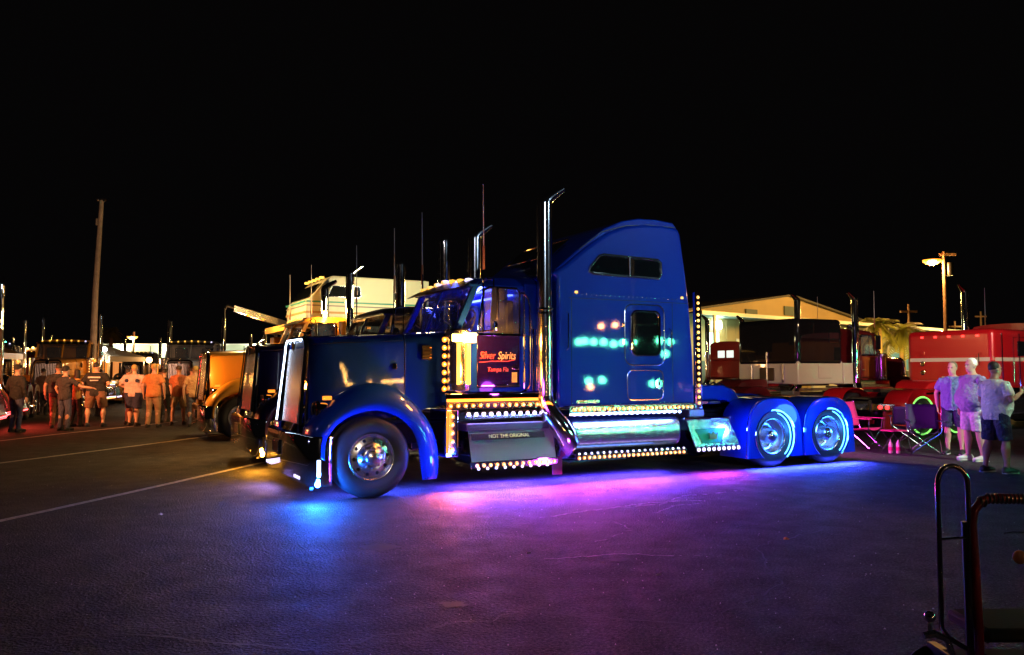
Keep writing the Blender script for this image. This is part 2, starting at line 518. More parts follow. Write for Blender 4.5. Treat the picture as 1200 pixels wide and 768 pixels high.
    MB().ball((-.70,-.045,.235),.034,12).build('spot_lens', BLUEB if mains else AMBER, bmp)
    # headlights
    for far in (False, True):
        Y = lambda t: W-t if far else t
        h = link('headlight', None, root)
        mb = MB(); mb.loft([[(x, Y(.42)+ (r_*math.cos(a)*1.7), 1.12+r_*math.sin(a)) for a in [2*PI*k/16 for k in range(16)]] for x, r_ in ((-.62,.10),(-.60,.115),(-.52,.11),(-.36,.05),(-.30,.01))])
        mb.build('headlight_pod', CHROME, h)
        for t in (.33, .51):
            MB().lathe([(.082,.01),(.085,-.012),(.07,-.016),(.03,-.02),(0,-.02)], (-.62, Y(t), 1.12), 'x', n=16).build('lens', GLASS_D, h)
        MB().box(-.56,-.44,min(Y(.30),Y(.315)),max(Y(.30),Y(.315)),1.235,1.285).build('amber_glint_lens', AMBER, h, bevel=.008)  # glowing lens added to imitate yellow reflections on the pod
        MB().tube([(-.45,Y(.42),1.03),(-.45,Y(.50),.95),(-.42,Y(.58),.9)], .02, 8).build('headlight_bracket', CHROME, h)
    # cab
    cab = link('cab', None, root)
    T0, T1 = .2, 2.3
    mb = MB(); mb.box(1.2,2.5,T0,T1,1.30,2.10); mb.build('cab_lower', paint, cab, bevel=.02)
    mb = MB(); mb.box(2.28,2.5,T0+.002,T1-.002,2.10,2.85); mb.build('cab_back', paint, cab, bevel=.02)
    # the roof is domed
    rings = []
    for s, zt, tt in ((1.44,2.80,.30),(1.50,2.885,.28),(1.62,2.935,.26),(1.9,2.97,.24),(2.51,2.985,.22)):
        ring = [(s+ (.06 if zt < 2.8 else 0), T0+.02, 2.765)]
        for k in range(9):
            a = PI*k/8
            ring.append((s, c - (c-T0-.02)*math.cos(a)*(1 if k in (0,8) else .97), 2.80 + (zt-2.80)*math.sin(a)**.45))
        ring.append((s, T1-.02, 2.765)); rings.append(ring)
    MB().loft(rings).build('cab_roof', paint, cab, sharp=40)
    for far in (False, True):
        Y = lambda t: W-t if far else t
        MB().hexa([(1.19,Y(.215),2.10),(1.28,Y(.215),2.10),(1.28,Y(.30),2.10),(1.19,Y(.30),2.10),(1.50,Y(.235),2.80),(1.60,Y(.235),2.80),(1.60,Y(.31),2.80),(1.50,Y(.31),2.80)]).build('windscreen_pillar', paint, cab, bevel=.01)
    MB().hexa([(1.19,c-.02,2.16),(1.22,c-.02,2.16),(1.22,c+.02,2.16),(1.19,c+.02,2.16),(1.46,c-.02,2.81),(1.49,c-.02,2.81),(1.49,c+.02,2.81),(1.46,c+.02,2.81)]).build('windscreen_post', paint, cab)
    for a, b in ((.31, c-.03), (c+.03, W-.31)):
        cab_glass('windscreen_pane', [(1.215,a,2.15),(1.215,b,2.15),(1.495,b,2.80),(1.495,a,2.80)], .006, cab, GLASS)
    # wipers
    for a in (.6, 1.7):
        MB().tube([(1.17,a+.2,2.18),(1.245,a+.05,2.30),(1.22,a-.2,2.24)], .008, 6).build('wiper', BLACK, cab)
    # inside
    mb = MB(); mb.box(1.85,2.2,.42,.95,2.0,2.12); mb.box(2.1,2.24,.42,.95,2.12,2.62); mb.box(2.12,2.22,.55,.82,2.62,2.78)
    mb.build('seat', SEAT, cab, bevel=.04)
    mb = MB(); mb.box(1.85,2.2,1.55,2.08,2.0,2.12); mb.box(2.1,2.24,1.55,2.08,2.12,2.62); mb.build('seat', SEAT, cab, bevel=.04)
    mb = MB(); mb.tube([(1.62+.06*math.sin(a), .68+.21*math.cos(a), 2.28+.20*math.sin(a)) for a in [2*PI*k/24 for k in range(24)]], .015, 8, loop=True)
    for a in (0.5, 2.6, 4.7): mb.tube([(1.60,.68,2.26),(1.62+.06*math.sin(a), .68+.20*math.cos(a), 2.28+.19*math.sin(a))], .012, 6)
    mb.tube([(1.60,.68,2.26),(1.40,.68,2.10)], .025, 8); mb.build('steering_wheel', SEAT, cab)
    MB().box(1.28,1.45,.35,2.15,2.10,2.17).build('dashboard', SEAT, cab, bevel=.02)
    MB().box(2.20,2.26,.5,2.0,2.69,2.71).build('cab_led_strip', mat('cab_blue_led', (0.1,0.2,1), 0.3, emit=(0.10,0.16,1.0), es=5.0, sample=False), cab)
    # visor and marker lights
    vis = link('sun_visor', None, root)
    MB().loft([[(1.30,T0+.06,2.74),(1.47,T0+.06,2.83),(1.48,T0+.06,2.85),(1.29,T0+.06,2.75)],[(1.24,c,2.735),(1.45,c,2.85),(1.455,c,2.87),(1.23,c,2.75)],[(1.30,T1-.06,2.74),(1.47,T1-.06,2.83),(1.48,T1-.06,2.85),(1.29,T1-.06,2.75)]]).build('visor_blade', BLACK, vis)
    for k in range(7):
        y = .42 + (2.5-.84)*k/6
        z = 2.905 - .05*abs(k-3)/3
        MB().tube([(1.60,y,z+.015),(1.52,y,z+.018),(1.47,y,z+.008),(1.455,y,z)], [.016,.030,.030,.010], 8).build('marker_light', YELLOWB if k != 0 else WHITEB, vis)
    # doors and trim
    for far in (False, True):
        Y = lambda t: W-t if far else t
        d = link('door', None, root)
        DP = mat('door_paint_violet', (0.012, 0.004, 0.07), 0.15, 0.3, coat=1.0) if paint == BLUE else paint  # purple reflection is put into the door's base colour
        MB().box(1.53,2.20,min(Y(.18),Y(.197)),max(Y(.18),Y(.197)),1.37,2.10).build('door_skin', DP, d, bevel=.012)
        # window frame
        fr = [(1.53,2.10),(1.64,2.72),(1.72,2.76),(2.15,2.76),(2.20,2.70),(2.20,2.10)]
        MB().tube([(x, Y(.19), z) for x, z in fr], .018, 8).build('window_frame', CHROME if mains else BLACK, d)
        cab_glass('window_pane', [(1.55,Y(.20),2.11),(2.19,Y(.20),2.11),(2.19,Y(.20),2.74),(1.66,Y(.20),2.74)], .005, d, GLASS)
        MB().cyl((1.80,Y(.185),2.11),(1.80,Y(.185),2.75),.008,6).build('vent_divider', CHROME, d)
        MB().box(1.53,2.20,min(Y(.165),Y(.179)),max(Y(.165),Y(.179)),2.085,2.12).build('sill_trim', CHROME, d, bevel=.004)
        MB().box(2.06,2.17,min(Y(.15),Y(.179)),max(Y(.15),Y(.179)),1.62,1.66).build('handle', CHROME, d, bevel=.008)
        MB().box(1.53,2.20,min(Y(.168),Y(.179)),max(Y(.168),Y(.179)),1.385,1.41).build('lower_trim', CHROME, d, bevel=.004)
        if not far and mains:
            MB().box(2.07,2.15,.172,.1795,1.44,1.58).build('decal', mat('gold_decal', (0.85,0.55,0.12), 0.35, 0.4), d)
            dm = mat('door_lettering', (0.75,0.10,0.08), 0.4)
            text_mesh('lettering', 'Silver', dm, d, (1.685,.176,1.81), .15, (R(90),0,0), shear=.25, width=.25)
            text_mesh('lettering', 'Spirits', mat('door_lettering_gold', (0.95,0.62,0.22), 0.4), d, (1.985,.176,1.81), .15, (R(90),0,0), shear=.25, width=.28)
            text_mesh('lettering', 'Tampa Fla', dm, d, (1.85,.176,1.62), .085, (R(90),0,0), shear=.15, width=.32)
            MB().tube([(1.56,.174,1.72),(1.75,.172,1.735),(2.0,.172,1.735),(2.12,.174,1.76)], .006, 5).build('pinstripe', dm, d)
        # rounded grab rails behind the door
        hr = []
        for (x, z) in ((1.50,1.30),(2.18,1.30),(2.27,1.33),(2.33,1.40),(2.335,1.5),(2.335,2.5),(2.31,2.62),(2.26,2.68),(2.20,2.70)): hr.append((x, Y(.14), z))
        MB().tube(hr, .014, 8).build('grab_rail', CHROME, root)
        MB().cyl((2.25,Y(.15),1.36),(2.25,Y(.15),2.72),.012,8).build('grab_rail', CHROME, root)
        MB().cyl((2.41,Y(.17),1.32),(2.41,Y(.17),2.2),.016,8).build('grab_rail', CHROME, root)
        # air cleaner
        ac = link('air_cleaner', None, root)
        yc = Y(.17)
        MB().lathe([(.0,-.42),(.12,-.42),(.165,-.39),(.17,-.37),(.17,.33),(.178,.34),(.178,.41),(.15,.435),(0,.445)], (1.24,yc,1.73), 'z', n=28).build('canister', CHROME_S, ac)
        for z in (1.45, 2.04): MB().lathe([(.171,-.02),(.182,-.018),(.182,.018),(.171,.02)], (1.24,yc,z), 'z', n=28).build('band', CHROME_S, ac)
        MB().tube([(1.05,Y(.2),1.30),(1.03,Y(.16),1.5),(1.03,Y(.16),2.0),(1.06,Y(.2),2.1)], .016, 6).build('light_rail', CHROME, ac)
        if not far:
            bulbs(ac, lin((1.03,.14,1.36),(1.03,.14,2.02),7), AMBER, .024)
            MB().box(1.26,1.42,-.035,-.008,1.98,2.11).build('marker_lamp', mat('amber_flood_lens', (1,.6,.1), .3, emit=(1,.62,.12), es=14.0), ac, bevel=.01)
            MB().box(1.14,1.19,-.022,-.004,1.42,1.97).build('lamp_tube', mat('amber_lamp_tube', (1,.5,.1), .3, emit=(1,.40,.04), es=2.2), ac, bevel=.006)  # glowing strips added so the canister looks lit amber
            MB().box(1.28,1.34,-.022,-.004,1.42,1.97).build('lamp_tube', MATS['amber_lamp_tube'], ac, bevel=.006)
            MB().box(1.07,1.25,-.03,-.006,1.99,2.09).build('marker_lamp', MATS['amber_flood_lens'] if mains else AMBER, ac, bevel=.01)
        # mirror
        m = link('mirror', None, root)
        MB().box(1.66,1.70,min(Y(-.16),Y(.02)),max(Y(-.16),Y(.02)),2.28,2.74).build('mirror_housing', BLACK, m, bevel=.02)
        MB().ball((1.68,Y(-.07),2.20),.07,10,(0.35,1,1)).build('spot_mirror', CHROME, m)
        MB().tube([(1.56,Y(.21),2.80),(1.62,Y(.05),2.86),(1.66,Y(-.06),2.84),(1.66,Y(-.07),2.74)], .012, 6).build('mirror_arm', CHROME, m)
        MB().tube([(1.45,Y(.21),2.13),(1.55,Y(.04),2.14),(1.66,Y(-.06),2.16),(1.68,Y(-.07),2.28)], .012, 6).build('mirror_arm', CHROME, m)
        # antenna
        a = link('antenna', None, root)
        MB().tube([(1.60,Y(.14),2.12),(1.60,Y(.14),3.0),(1.60,Y(.12),3.25)], .012, 6).build('mast', CHROME, a)
        MB().tube([(1.60,Y(.12),3.0),(1.60,Y(.12),3.32)], [.02,.016], 8).build('coil', mat('copper_coil',(0.5,0.2,0.1),.4,.6), a)
        MB().tube([(1.60,Y(.12),3.25),(1.59,Y(.12),4.18)], [.009,.006], 6).build('whip', mat('pale_antenna_whip',(.6,.55,.55),.5), a)
        # exhaust stack
        e = link('exhaust_stack', None, root)
        ztop = 4.0 if not far else 3.84
        rad = .114
        MB().cyl((2.55,Y(.09),1.15),(2.55,Y(.09),2.40),rad+.008,24).build('muffler', STACKC, e)
        MB().cyl((2.55,Y(.09),2.40),(2.55,Y(.09),ztop),rad-.006,24).build('stack_pipe', STACKC, e)
        MB().tube([(2.55,Y(.09),ztop-.05),(2.56,Y(.09),ztop+.03),(2.64,Y(.09),ztop+.10),(2.86,Y(.09),ztop+.24)], [rad-.006,rad-.010,.085,.045], 18, flat=1.0).build('curved_tip', STACKC, e)
        for z in (2.42, 2.48, 1.35): MB().lathe([(rad+.006,-.015),(rad+.018,-.012),(rad+.018,.012),(rad+.006,.015)], (2.55,Y(.09),z), 'z', n=24).build('clamp', CHROME, e)
        MB().tube([(2.55,Y(.09),1.22),(2.555,Y(.06),1.10),(2.60,Y(-.01),.97),(2.68,Y(-.08),.84),(2.76,Y(-.12),.71),(2.82,Y(-.10),.60),(2.86,Y(.02),.49),(2.88,Y(.3),.42),(2.9,Y(.8),.42)], [rad+.012,rad+.022,.142,.152,.155,.15,.13,.10,.10], 24).build('elbow', STACKC, e)
        # flap under the elbow
        MB().box(2.64,2.80,min(Y(.03),Y(.05)),max(Y(.03),Y(.05)),.14,.40).build('splash_flap', mat('maroon_rubber',(0.10,0.015,0.05),.4), root)
        # lower cab panel, tool box and steps
        MB().box(1.02,2.72,min(Y(.06),Y(.22)),max(Y(.06),Y(.22)),1.18,1.30).build('cab_skirt', CHROME, root, bevel=.01)
        st = link('light_strip', None, root)
        MB().box(1.02,2.72,min(Y(.045),Y(.058)),max(Y(.045),Y(.058)),1.09,1.175).build('strip_plate', CHROME_S, st)
        if not far: bulbs(st, lin((1.08,.040,1.135),(2.62,.040,1.135),15), AMBER, .019)
        MB().box(1.01,1.20,min(Y(.05),Y(.6)),max(Y(.05),Y(.6)),.46,1.085).build('battery_box', CHROME, root, bevel=.015)
        if not far:
            st = link('light_strip', None, root)
            MB().box(1.045,1.155,.036,.049,.50,1.06).build('strip_plate', CHROME_S, st)
            bulbs(st, lin((1.10,.030,.56),(1.10,.030,1.0),5), AMBER, .022)
        # step box: overhanging tread above a raked diamond-plate face
        sb = link('step_box', None, root)
        o = (lambda a, b: (a, b))
        def wedge(x0, x1, ta, za, tb, zb, th):
            return MB().hexa([(x0,Y(ta),za),(x1,Y(ta),za),(x1,Y(ta+th),za),(x0,Y(ta+th),za),(x0,Y(tb),zb),(x1,Y(tb),zb),(x1,Y(tb+th),zb),(x0,Y(tb+th),zb)])
        wedge(1.30,2.60,-.13,.40,-.02,.80,.02).build('step_face', PLATE, sb)
        wedge(1.28,2.62,-.05,.80,-.03,.90,.6).build('tread', mat('step_tread', (0.10,0.08,0.14), 0.3, 0.9, bump=(80,.3,.01)), sb, bevel=.006)
        wedge(1.34,2.45,-.082,.685,-.052,.765,.02).build('name_panel', BLACK, sb)
        MB().box(1.28,2.62,min(Y(-.14),Y(.55)),max(Y(-.14),Y(.55)),.385,.405).build('step_tray', CHROME, sb)
        for x in (1.28, 2.60): MB().hexa([(x,Y(-.14),.40),(x+.02,Y(-.14),.40),(x+.02,Y(.5),.40),(x,Y(.5),.40),(x,Y(-.03),.80),(x+.02,Y(-.03),.80),(x+.02,Y(.5),.80),(x,Y(.5),.80)]).build('side_plate', CHROME, sb)
        if not far and mains:
            tm = mat('panel_lettering', (0.45,0.55,0.15), .4)
            text_mesh('lettering', 'NOT THE ORIGINAL', tm, sb, (1.90,-.072,.725), .075, (R(90-20),0,0), width=.62)
        st = link('light_strip', None, sb.parent)
        MB().box(1.28,2.62,min(Y(-.150),Y(-.142)),max(Y(-.150),Y(-.142)),.32,.39).build('strip_plate', CHROME_S, st)
        if not far:
            bulbs(st, lin((1.38,-.155,.355),(2.56,-.155,.355),13), AMBER, .019)
            st2 = link('light_strip', None, root)
            MB().box(1.28,2.62,.02,.05,.955,1.0).build('strip_plate', CHROME_S, st2)
            bulbs(st2, lin((1.33,.012,1.02),(2.57,.012,1.02),12), WHITEB, .020)
            bulbs(st2, lin((1.40,-.155,.315),(2.45,-.155,.315),9), WHITEB, .014)
        # tank
        tk = link('fuel_tank', None, root)
        tp = []
        for k in range(24):
            a = 2*PI*k/24; ca, sa = math.cos(a), math.sin(a)
            tp.append((.34 - .33*math.copysign(abs(ca)**.7, ca), .68 + .255*math.copysign(abs(sa)**.7, sa)))
        MB().prism([(Y(t), z) for t, z in tp], 2.98, 4.94, 'yz').build('tank_shell', RIMC, tk, bevel=.02)
        for x in (3.45, 4.42): MB().prism([(Y(.34+(t-.34)*1.012), .68+(z-.68)*1.012) for t, z in tp], x, x+.03, 'yz').build('tank_strap', CHROME_S, tk)
        MB().box(2.96,4.98,min(Y(-.06),Y(.5)),max(Y(-.06),Y(.5)),.385,.415).build('tank_step', CHROME, tk)
        MB().box(2.92,3.9,min(Y(.02),Y(.25)),max(Y(.02),Y(.25)),.30,.33).build('tank_bracket', mat('green_bracket_plate',(0.02,0.20,0.10),.35,.3), tk)  # bracket has a plain green base colour
        st = link('light_strip', None, root)
        MB().box(2.90,5.22,min(Y(-.012),Y(-.002)),max(Y(-.012),Y(-.002)),1.0,1.09).build('strip_plate', CHROME_S, st)
        MB().box(2.96,4.98,min(Y(-.075),Y(-.064)),max(Y(-.075),Y(-.064)),.335,.42).build('strip_plate', CHROME_S, st)
        if not far:
            bulbs(st, lin((2.98,-.017,1.045),(5.14,-.017,1.045),26), AMBER, .018)
            bulbs(st, lin((3.02,-.080,.365),(4.92,-.080,.365),23), AMBER, .018)
            st2 = link('light_strip', None, root)
            MB().box(2.92,4.96,.03,.06,.96,.995).build('strip_plate', CHROME_S, st2)
            bulbs(st2, lin((2.98,-.02,.975),(4.90,-.02,.975),20), WHITEB, .016)
            bulbs(st2, lin((3.02,-.080,.425),(4.92,-.080,.425),19), WHITEB, .011)
        # rear step with emblem
        rs = link('rear_step', None, root)
        MB().hexa([(5.16,Y(-.08),.43),(6.06,Y(-.08),.43),(6.06,Y(-.05),.43),(5.16,Y(-.05),.43),(5.04,Y(0),.84),(5.90,Y(0),.84),(5.90,Y(.03),.84),(5.04,Y(.03),.84)]).build('step_face', RIMC, rs)
        MB().box(4.98,5.92,min(Y(-.03),Y(.7)),max(Y(-.03),Y(.7)),.845,.875).build('step_tread', CHROME, rs, bevel=.005)
        MB().box(5.12,5.42,min(Y(.02),Y(.5)),max(Y(.02),Y(.5)),.88,1.0).build('step_block', PLATE, rs, bevel=.01)
        MB().hexa([(5.30,Y(-.083),.475),(5.66,Y(-.083),.475),(5.66,Y(-.07),.475),(5.30,Y(-.07),.475),(5.18,Y(-.035),.70),(5.82,Y(-.035),.70),(5.82,Y(-.02),.70),(5.18,Y(-.02),.70)]).build('emblem_panel', mat('green_plate',(0.03,0.30,0.12),.3,.7,bump=(60,.5,.01)), rs)
        if not far:
            mb = MB(); mb.prism([(5.43,.54),(5.57,.54),(5.59,.64),(5.545,.60),(5.50,.66),(5.455,.60),(5.41,.64)], -.10, -.085); mb.build('emblem', mat('gold_metal',(0.8,0.6,0.2),.3,1.0), rs)
            st = link('light_strip', None, root)
            MB().box(5.16,6.06,-.095,-.085,.355,.42).build('strip_plate', CHROME_S, st)
            bulbs(st, lin((5.20,-.10,.385),(6.02,-.10,.385),9), WHITEB, .022)
    # sleeper
    sl = link('sleeper', None, root)
    prof = [(2.72,1.08),(2.72,2.93),(2.62,2.99),(2.85,3.12),(3.10,3.32),(3.35,3.50),(3.62,3.665),(3.90,3.77),(4.25,3.83),(4.60,3.845),(4.93,3.82)]
    back = [(4.97,3.72),(5.06,3.16),(5.14,2.6),(5.20,1.8),(5.22,1.08)]
    MB().prism([(a,b) for a,b in prof+back], 0.0, W).build('sleeper_shell', paint, sl, bevel=.07, seg=4, sharp=30)
    # roof cap, narrower, with its own edge
    cap = [(2.66,3.0),(2.82,3.14),(3.05,3.33),(3.30,3.53),(3.58,3.72),(3.90,3.86),(4.2,3.925),(4.55,3.94),(4.88,3.915),(4.94,3.85),(4.955,3.78),(4.6,3.80),(4.2,3.78),(3.9,3.72),(3.6,3.6),(3.3,3.42),(3.05,3.22)]
    MB().prism(cap, .07, W-.07).build('roof_cap', paint, sl, bevel=.035, seg=3)
    # front skylights in the sloping nose
    for a, b in ((.55, 1.18), (1.32, 1.95)):
        q = [(3.00,a,3.275),(3.00,b,3.275),(3.30,b,3.545),(3.30,a,3.545)]
        off = Vector((-.05,0,.06))
        qq = [tuple(Vector(p)+off) for p in q]
        MB().tube(qq, .014, 6, loop=True).build('skylight_frame', CHROME, sl)
        cab_glass('skylight_pane', qq, .008, sl, GLASS_D)
    for far in (False, True):
        Y = lambda t: W-t if far else t
        # upper side window
        uw = [(3.24,3.05),(3.27,3.12),(3.42,3.29),(3.50,3.315),(4.50,3.30),(4.56,3.26),(4.57,3.08),(4.52,3.01),(3.32,3.02)]
        MB().tube([(x,Y(-.008),z) for x,z in uw], .022, 8, loop=True).build('window_frame', CHROME_S, sl)
        MB().prism([(x,z) for x,z in uw], *sorted((Y(-.008),Y(.02)))).build('window_pane', GLASS_D, sl)
        MB().cyl((3.97,Y(-.02),3.02),(3.97,Y(-.02),3.31),.016,8).build('window_divider', CHROME_S, sl)
        # side window inside a wide rounded trim
        def rr(x0,x1,z0,z1,r,n=5):
            out = []
            for cx_, cz_, a0 in ((x1-r,z1-r,0),(x0+r,z1-r,90),(x0+r,z0+r,180),(x1-r,z0+r,270)):
                for k in range(n): 
                    a = R(a0+90*k/(n-1)); out.append((cx_+r*math.cos(a), cz_+r*math.sin(a)))
            return out
        MB().tube([(x,Y(-.004),z) for x,z in rr(3.88,4.62,1.69,2.60,.13)], .010, 6, loop=True).build('door_trim', CHROME_S, sl)
        MB().tube([(x,Y(-.010),z) for x,z in rr(4.00,4.52,1.84,2.50,.09)], .024, 8, loop=True).build('window_frame', CHROME, sl)
        MB().prism(rr(4.00,4.52,1.84,2.50,.09), *sorted((Y(-.014),Y(.02)))).build('window_pane', GLASS_D, sl)
        MB().tube([(x,Y(-.004),z) for x,z in rr(3.92,4.59,1.17,1.61,.09)], .009, 6, loop=True).build('hatch_trim', CHROME_S, sl)
        MB().prism([(4.50+.075*math.cos(R(60*k+30)), 1.41+.095*math.sin(R(60*k+30))) for k in range(6)], *sorted((Y(-.02),Y(-.001)))).build('hatch_latch', CHROME, sl, bevel=.006)
        MB().box(4.485,4.515,*sorted((Y(-.026),Y(-.021))),1.38,1.44).build('latch_key', BLACK, sl)
        for z in (2.25, 2.0): MB().box(3.83,3.875,*sorted((Y(-.012),Y(-.001))),z,z+.07).build('hinge', CHROME, sl, bevel=.004)
        MB().box(3.02,3.42,*sorted((Y(-.012),Y(-.001))),1.135,1.185).build('script_badge', CHROME_S, sl, bevel=.004)
        # panel seams
        MB().box(2.90,5.10,*sorted((Y(-.003),Y(.001))),2.648,2.656).build('panel_seam', BLACK, sl)
        for x in (2.94, 4.78): MB().box(x,x+.008,*sorted((Y(-.003),Y(.001))),1.12,2.645).build('panel_seam', BLACK, sl)
        # rivets in two rows
        mb = MB()
        for k in range(26): mb.box(2.95+k*.083,2.964+k*.083,*sorted((Y(-.007),Y(.001))),2.70,2.714)
        for k in range(26): mb.box(2.95+k*.083,2.96+k*.083,*sorted((Y(-.005),Y(.001))),1.118,1.128)
        mb.build('rivet_row', CHROME_S, sl)
        for x, z, w_, h_ in ((4.72,1.95,.022,.30),(2.86,1.9,.022,.55)): MB().tube([(x,Y(-.005),z),(x,Y(-.05),z+.03),(x,Y(-.05),z+h_-.03),(x,Y(-.005),z+h_)], .010, 6).build('grab_handle', CHROME, sl)
        for x in (3.0, 4.95): MB().box(x,x+.05,*sorted((Y(-.016),Y(-.001))),2.72,2.755).build('marker_light', YELLOWB, sl, bevel=.006)
        MB().tube([(2.80,Y(-.012),1.10),(5.18,Y(-.012),1.10)], .010, 6).build('lower_trim', CHROME, sl)
        MB().tube([(3.10,Y(.04),3.37),(3.5,Y(.04),3.66),(3.95,Y(.045),3.79),(4.4,Y(.05),3.84),(4.9,Y(.05),3.84)], .007, 6).build('roof_seam', BLACK, sl)
        # tall light bar behind the sleeper
        lb = link('light_bar', None, root)
        MB().box(5.235,5.36,*sorted((Y(-.01),Y(.05))),1.02,2.84).build('light_bar_plate', CHROME, lb, bevel=.008)
        if not far: bulbs(lb, lin((5.295,-.016,1.10),(5.295,-.016,2.76),19), YELLOWB, .018)
    # deck, plates and coupling
    MB().box(5.4,6.25,.55,1.95,1.05,1.10).build('deck_plate', CHROME, root, bevel=.006)
    MB().box(6.25,8.9,.93,1.57,.89,.93).build('deck_plate', BLACK, root)
    mb = MB(); mb.loft([[(x, c-hw, z0),(x, c-hw*.9, z1),(x, c+hw*.9, z1),(x, c+hw, z0)] for x, hw, z0, z1 in ((5.75,.55,1.105,1.28),(5.80,.62,1.105,1.36),(6.45,.62,1.105,1.36),(6.75,.55,1.0,1.28),(7.0,.45,.94,1.05))])
    mb.build('deck_cover', paint, root, bevel=.03, seg=3)
    mb = MB(); mb.loft([[(x, c-hw, 1.06),(x, c-hw, 1.14),(x, c+hw, 1.14),(x, c+hw, 1.06)] for x, hw in ((7.05,.42),(7.2,.48),(7.6,.48))]); mb.box(7.6,8.2,.85,1.15,1.05,1.13); mb.box(7.6,8.2,1.35,1.65,1.05,1.13); mb.box(7.3,7.5,.85,1.65,.9,1.06)
    mb.build('fifth_wheel', BLACK, root, bevel=.01)
    mb = MB()
    for k, yy in enumerate((.95, 1.1, 1.3)):
        mb.tube([(5.30,yy,2.0),(5.6,yy-.05,1.55),(6.1,yy-.1,1.25),(6.6,yy,1.4),(7.0,yy+.05,1.2)], .018, 6)
    mb.build('air_hose', BLACK, root)
    mb = MB(); mb.box(8.86,8.94,.2,2.3,.62,.80); mb.build('tail_panel', CHROME, root, bevel=.01)
    for y in (.4,.6,1.9,2.1): MB().lathe([(.05,.0),(.05,.02),(.0,.025)], (8.94,y,.71), 'x', n=12).build('tail_light', REDB, root)
    return root

blue_truck = show_truck('big glossy blue sleeper truck in front with glowing amber marker rows and blue-ringed rear wheels', (-1.742, 10.1, 0), AX, BLUE)
T = blue_truck
c_ = W/2
# its lit lamps, with one added fender fill
def underglow(s0, s1, t, col, power, tilt=-25, z=.30, w=.06, spread=150):
    # a strip under the side skirt, facing down and out to the near side
    return lamp('underglow_lamp', 'AREA', ((s0+s1)/2, t, z), col, power, T, size=s1-s0, size_y=w, rot=(R(tilt), 0, 0), spread=R(spread))
lamp('bumper_spot_lamp', 'POINT', (-.72,-.10,.22), (0.010,0.13,1.0), 220, T, size=.04)
lamp('grille_lamp', 'AREA', (-.85,1.25,1.3), (0.6,0.7,1.0), 6, T, size=.5, size_y=.9, rot=(0,R(90),0))
lamp('bumper_lamp', 'AREA', (-.83,1.9,.25), (0.35,0.25,1.0), 14, T, size=.1, size_y=.8, rot=(0,R(60),0))
underglow(.95, 1.3, -.05, (1.0,.12,.04), 55, tilt=-25)
underglow(1.3, 2.6, -.12, (.06,.04,1.0), 190, tilt=-18)
underglow(1.3, 2.6, .5, (.10,.04,1.0), 150, tilt=-10)
underglow(3.0, 4.9, -.08, (.10,.035,1.0), 230, tilt=-18)
underglow(2.9, 4.9, .5, (.08,.04,1.0), 160, tilt=-10)
underglow(5.2, 6.0, -.08, (.50,.04,.85), 50, tilt=-18)
underglow(6.3, 8.9, -.06, (.03,.05,1.0), 300, tilt=-18, z=.17)
underglow(-.4, .9, .6, (.05,.08,1.0), 60, tilt=-10, z=.5)
underglow(2.0, 4.5, -.04, (.85,.03,.30), 60, tilt=-48, spread=170)
lamp('front_fender_fill', 'POINT', (1.16,-.22,.42), (.02,.08,1.0), 34, T, size=.06)  # added fill without a fixture, brightens front fender and wheel
lamp('cab_lamp', 'AREA', (2.05,c_,2.70), (.07,.10,1.0), 40, T, size=1.2, size_y=.2, rot=(0,R(35),0))
lamp('tank_lamp', 'AREA', (3.95,-.05,.985), (.10,.25,1.0), 26, T, size=1.9, size_y=.04, rot=(R(15),0,0))
lamp('step_lamp', 'AREA', (1.95,-.06,1.02), (.3,.35,1.0), 16, T, size=1.3, size_y=.04, rot=(R(15),0,0))
lamp('air_cleaner_lamp', 'POINT', (1.36,-.20,2.05), (1,.36,.04), 90, T, size=.04)
lamp('amber_lamp', 'POINT', (1.18,-.35,1.55), (1,.32,.04), 34, T, size=.1)
lamp('battery_box_lamp', 'AREA', (1.10,-.10,.8), (1,.22,.02), .7, T, size=.1, size_y=.6, rot=(R(90),0,0))
lamp('skirt_lamp', 'AREA', (1.85,-.12,1.20), (1,.22,.02), 1.1, T, size=1.6, size_y=.04, rot=(R(90),0,0))
lamp('door_lamp', 'POINT', (2.0,-.45,1.35), (.65,.08,1.0), 5, T, size=.1)
lamp('sleeper_lamp', 'AREA', (4.0,-.16,.95), (1,.32,.05), 10, T, size=2.2, size_y=.03, rot=(R(-150),0,0))
lamp('elbow_lamp', 'POINT', (2.75,-.75,.25), (.65,.08,1.0), 12, T, size=.1)
lamp('wheel_lamp', 'POINT', (7.56,-.40,.85), (.03,.14,1.0), 50, T, size=.2)
for x_ in (6.90, 8.22): lamp('ring_lamp', 'POINT', (x_+.34,-.10,.62), (.03,.22,1.0), 7, T, size=.05)
lamp('fender_lamp', 'POINT', (5.9,-.2,.7), (.05,.10,1.0), 26, T, size=.1)
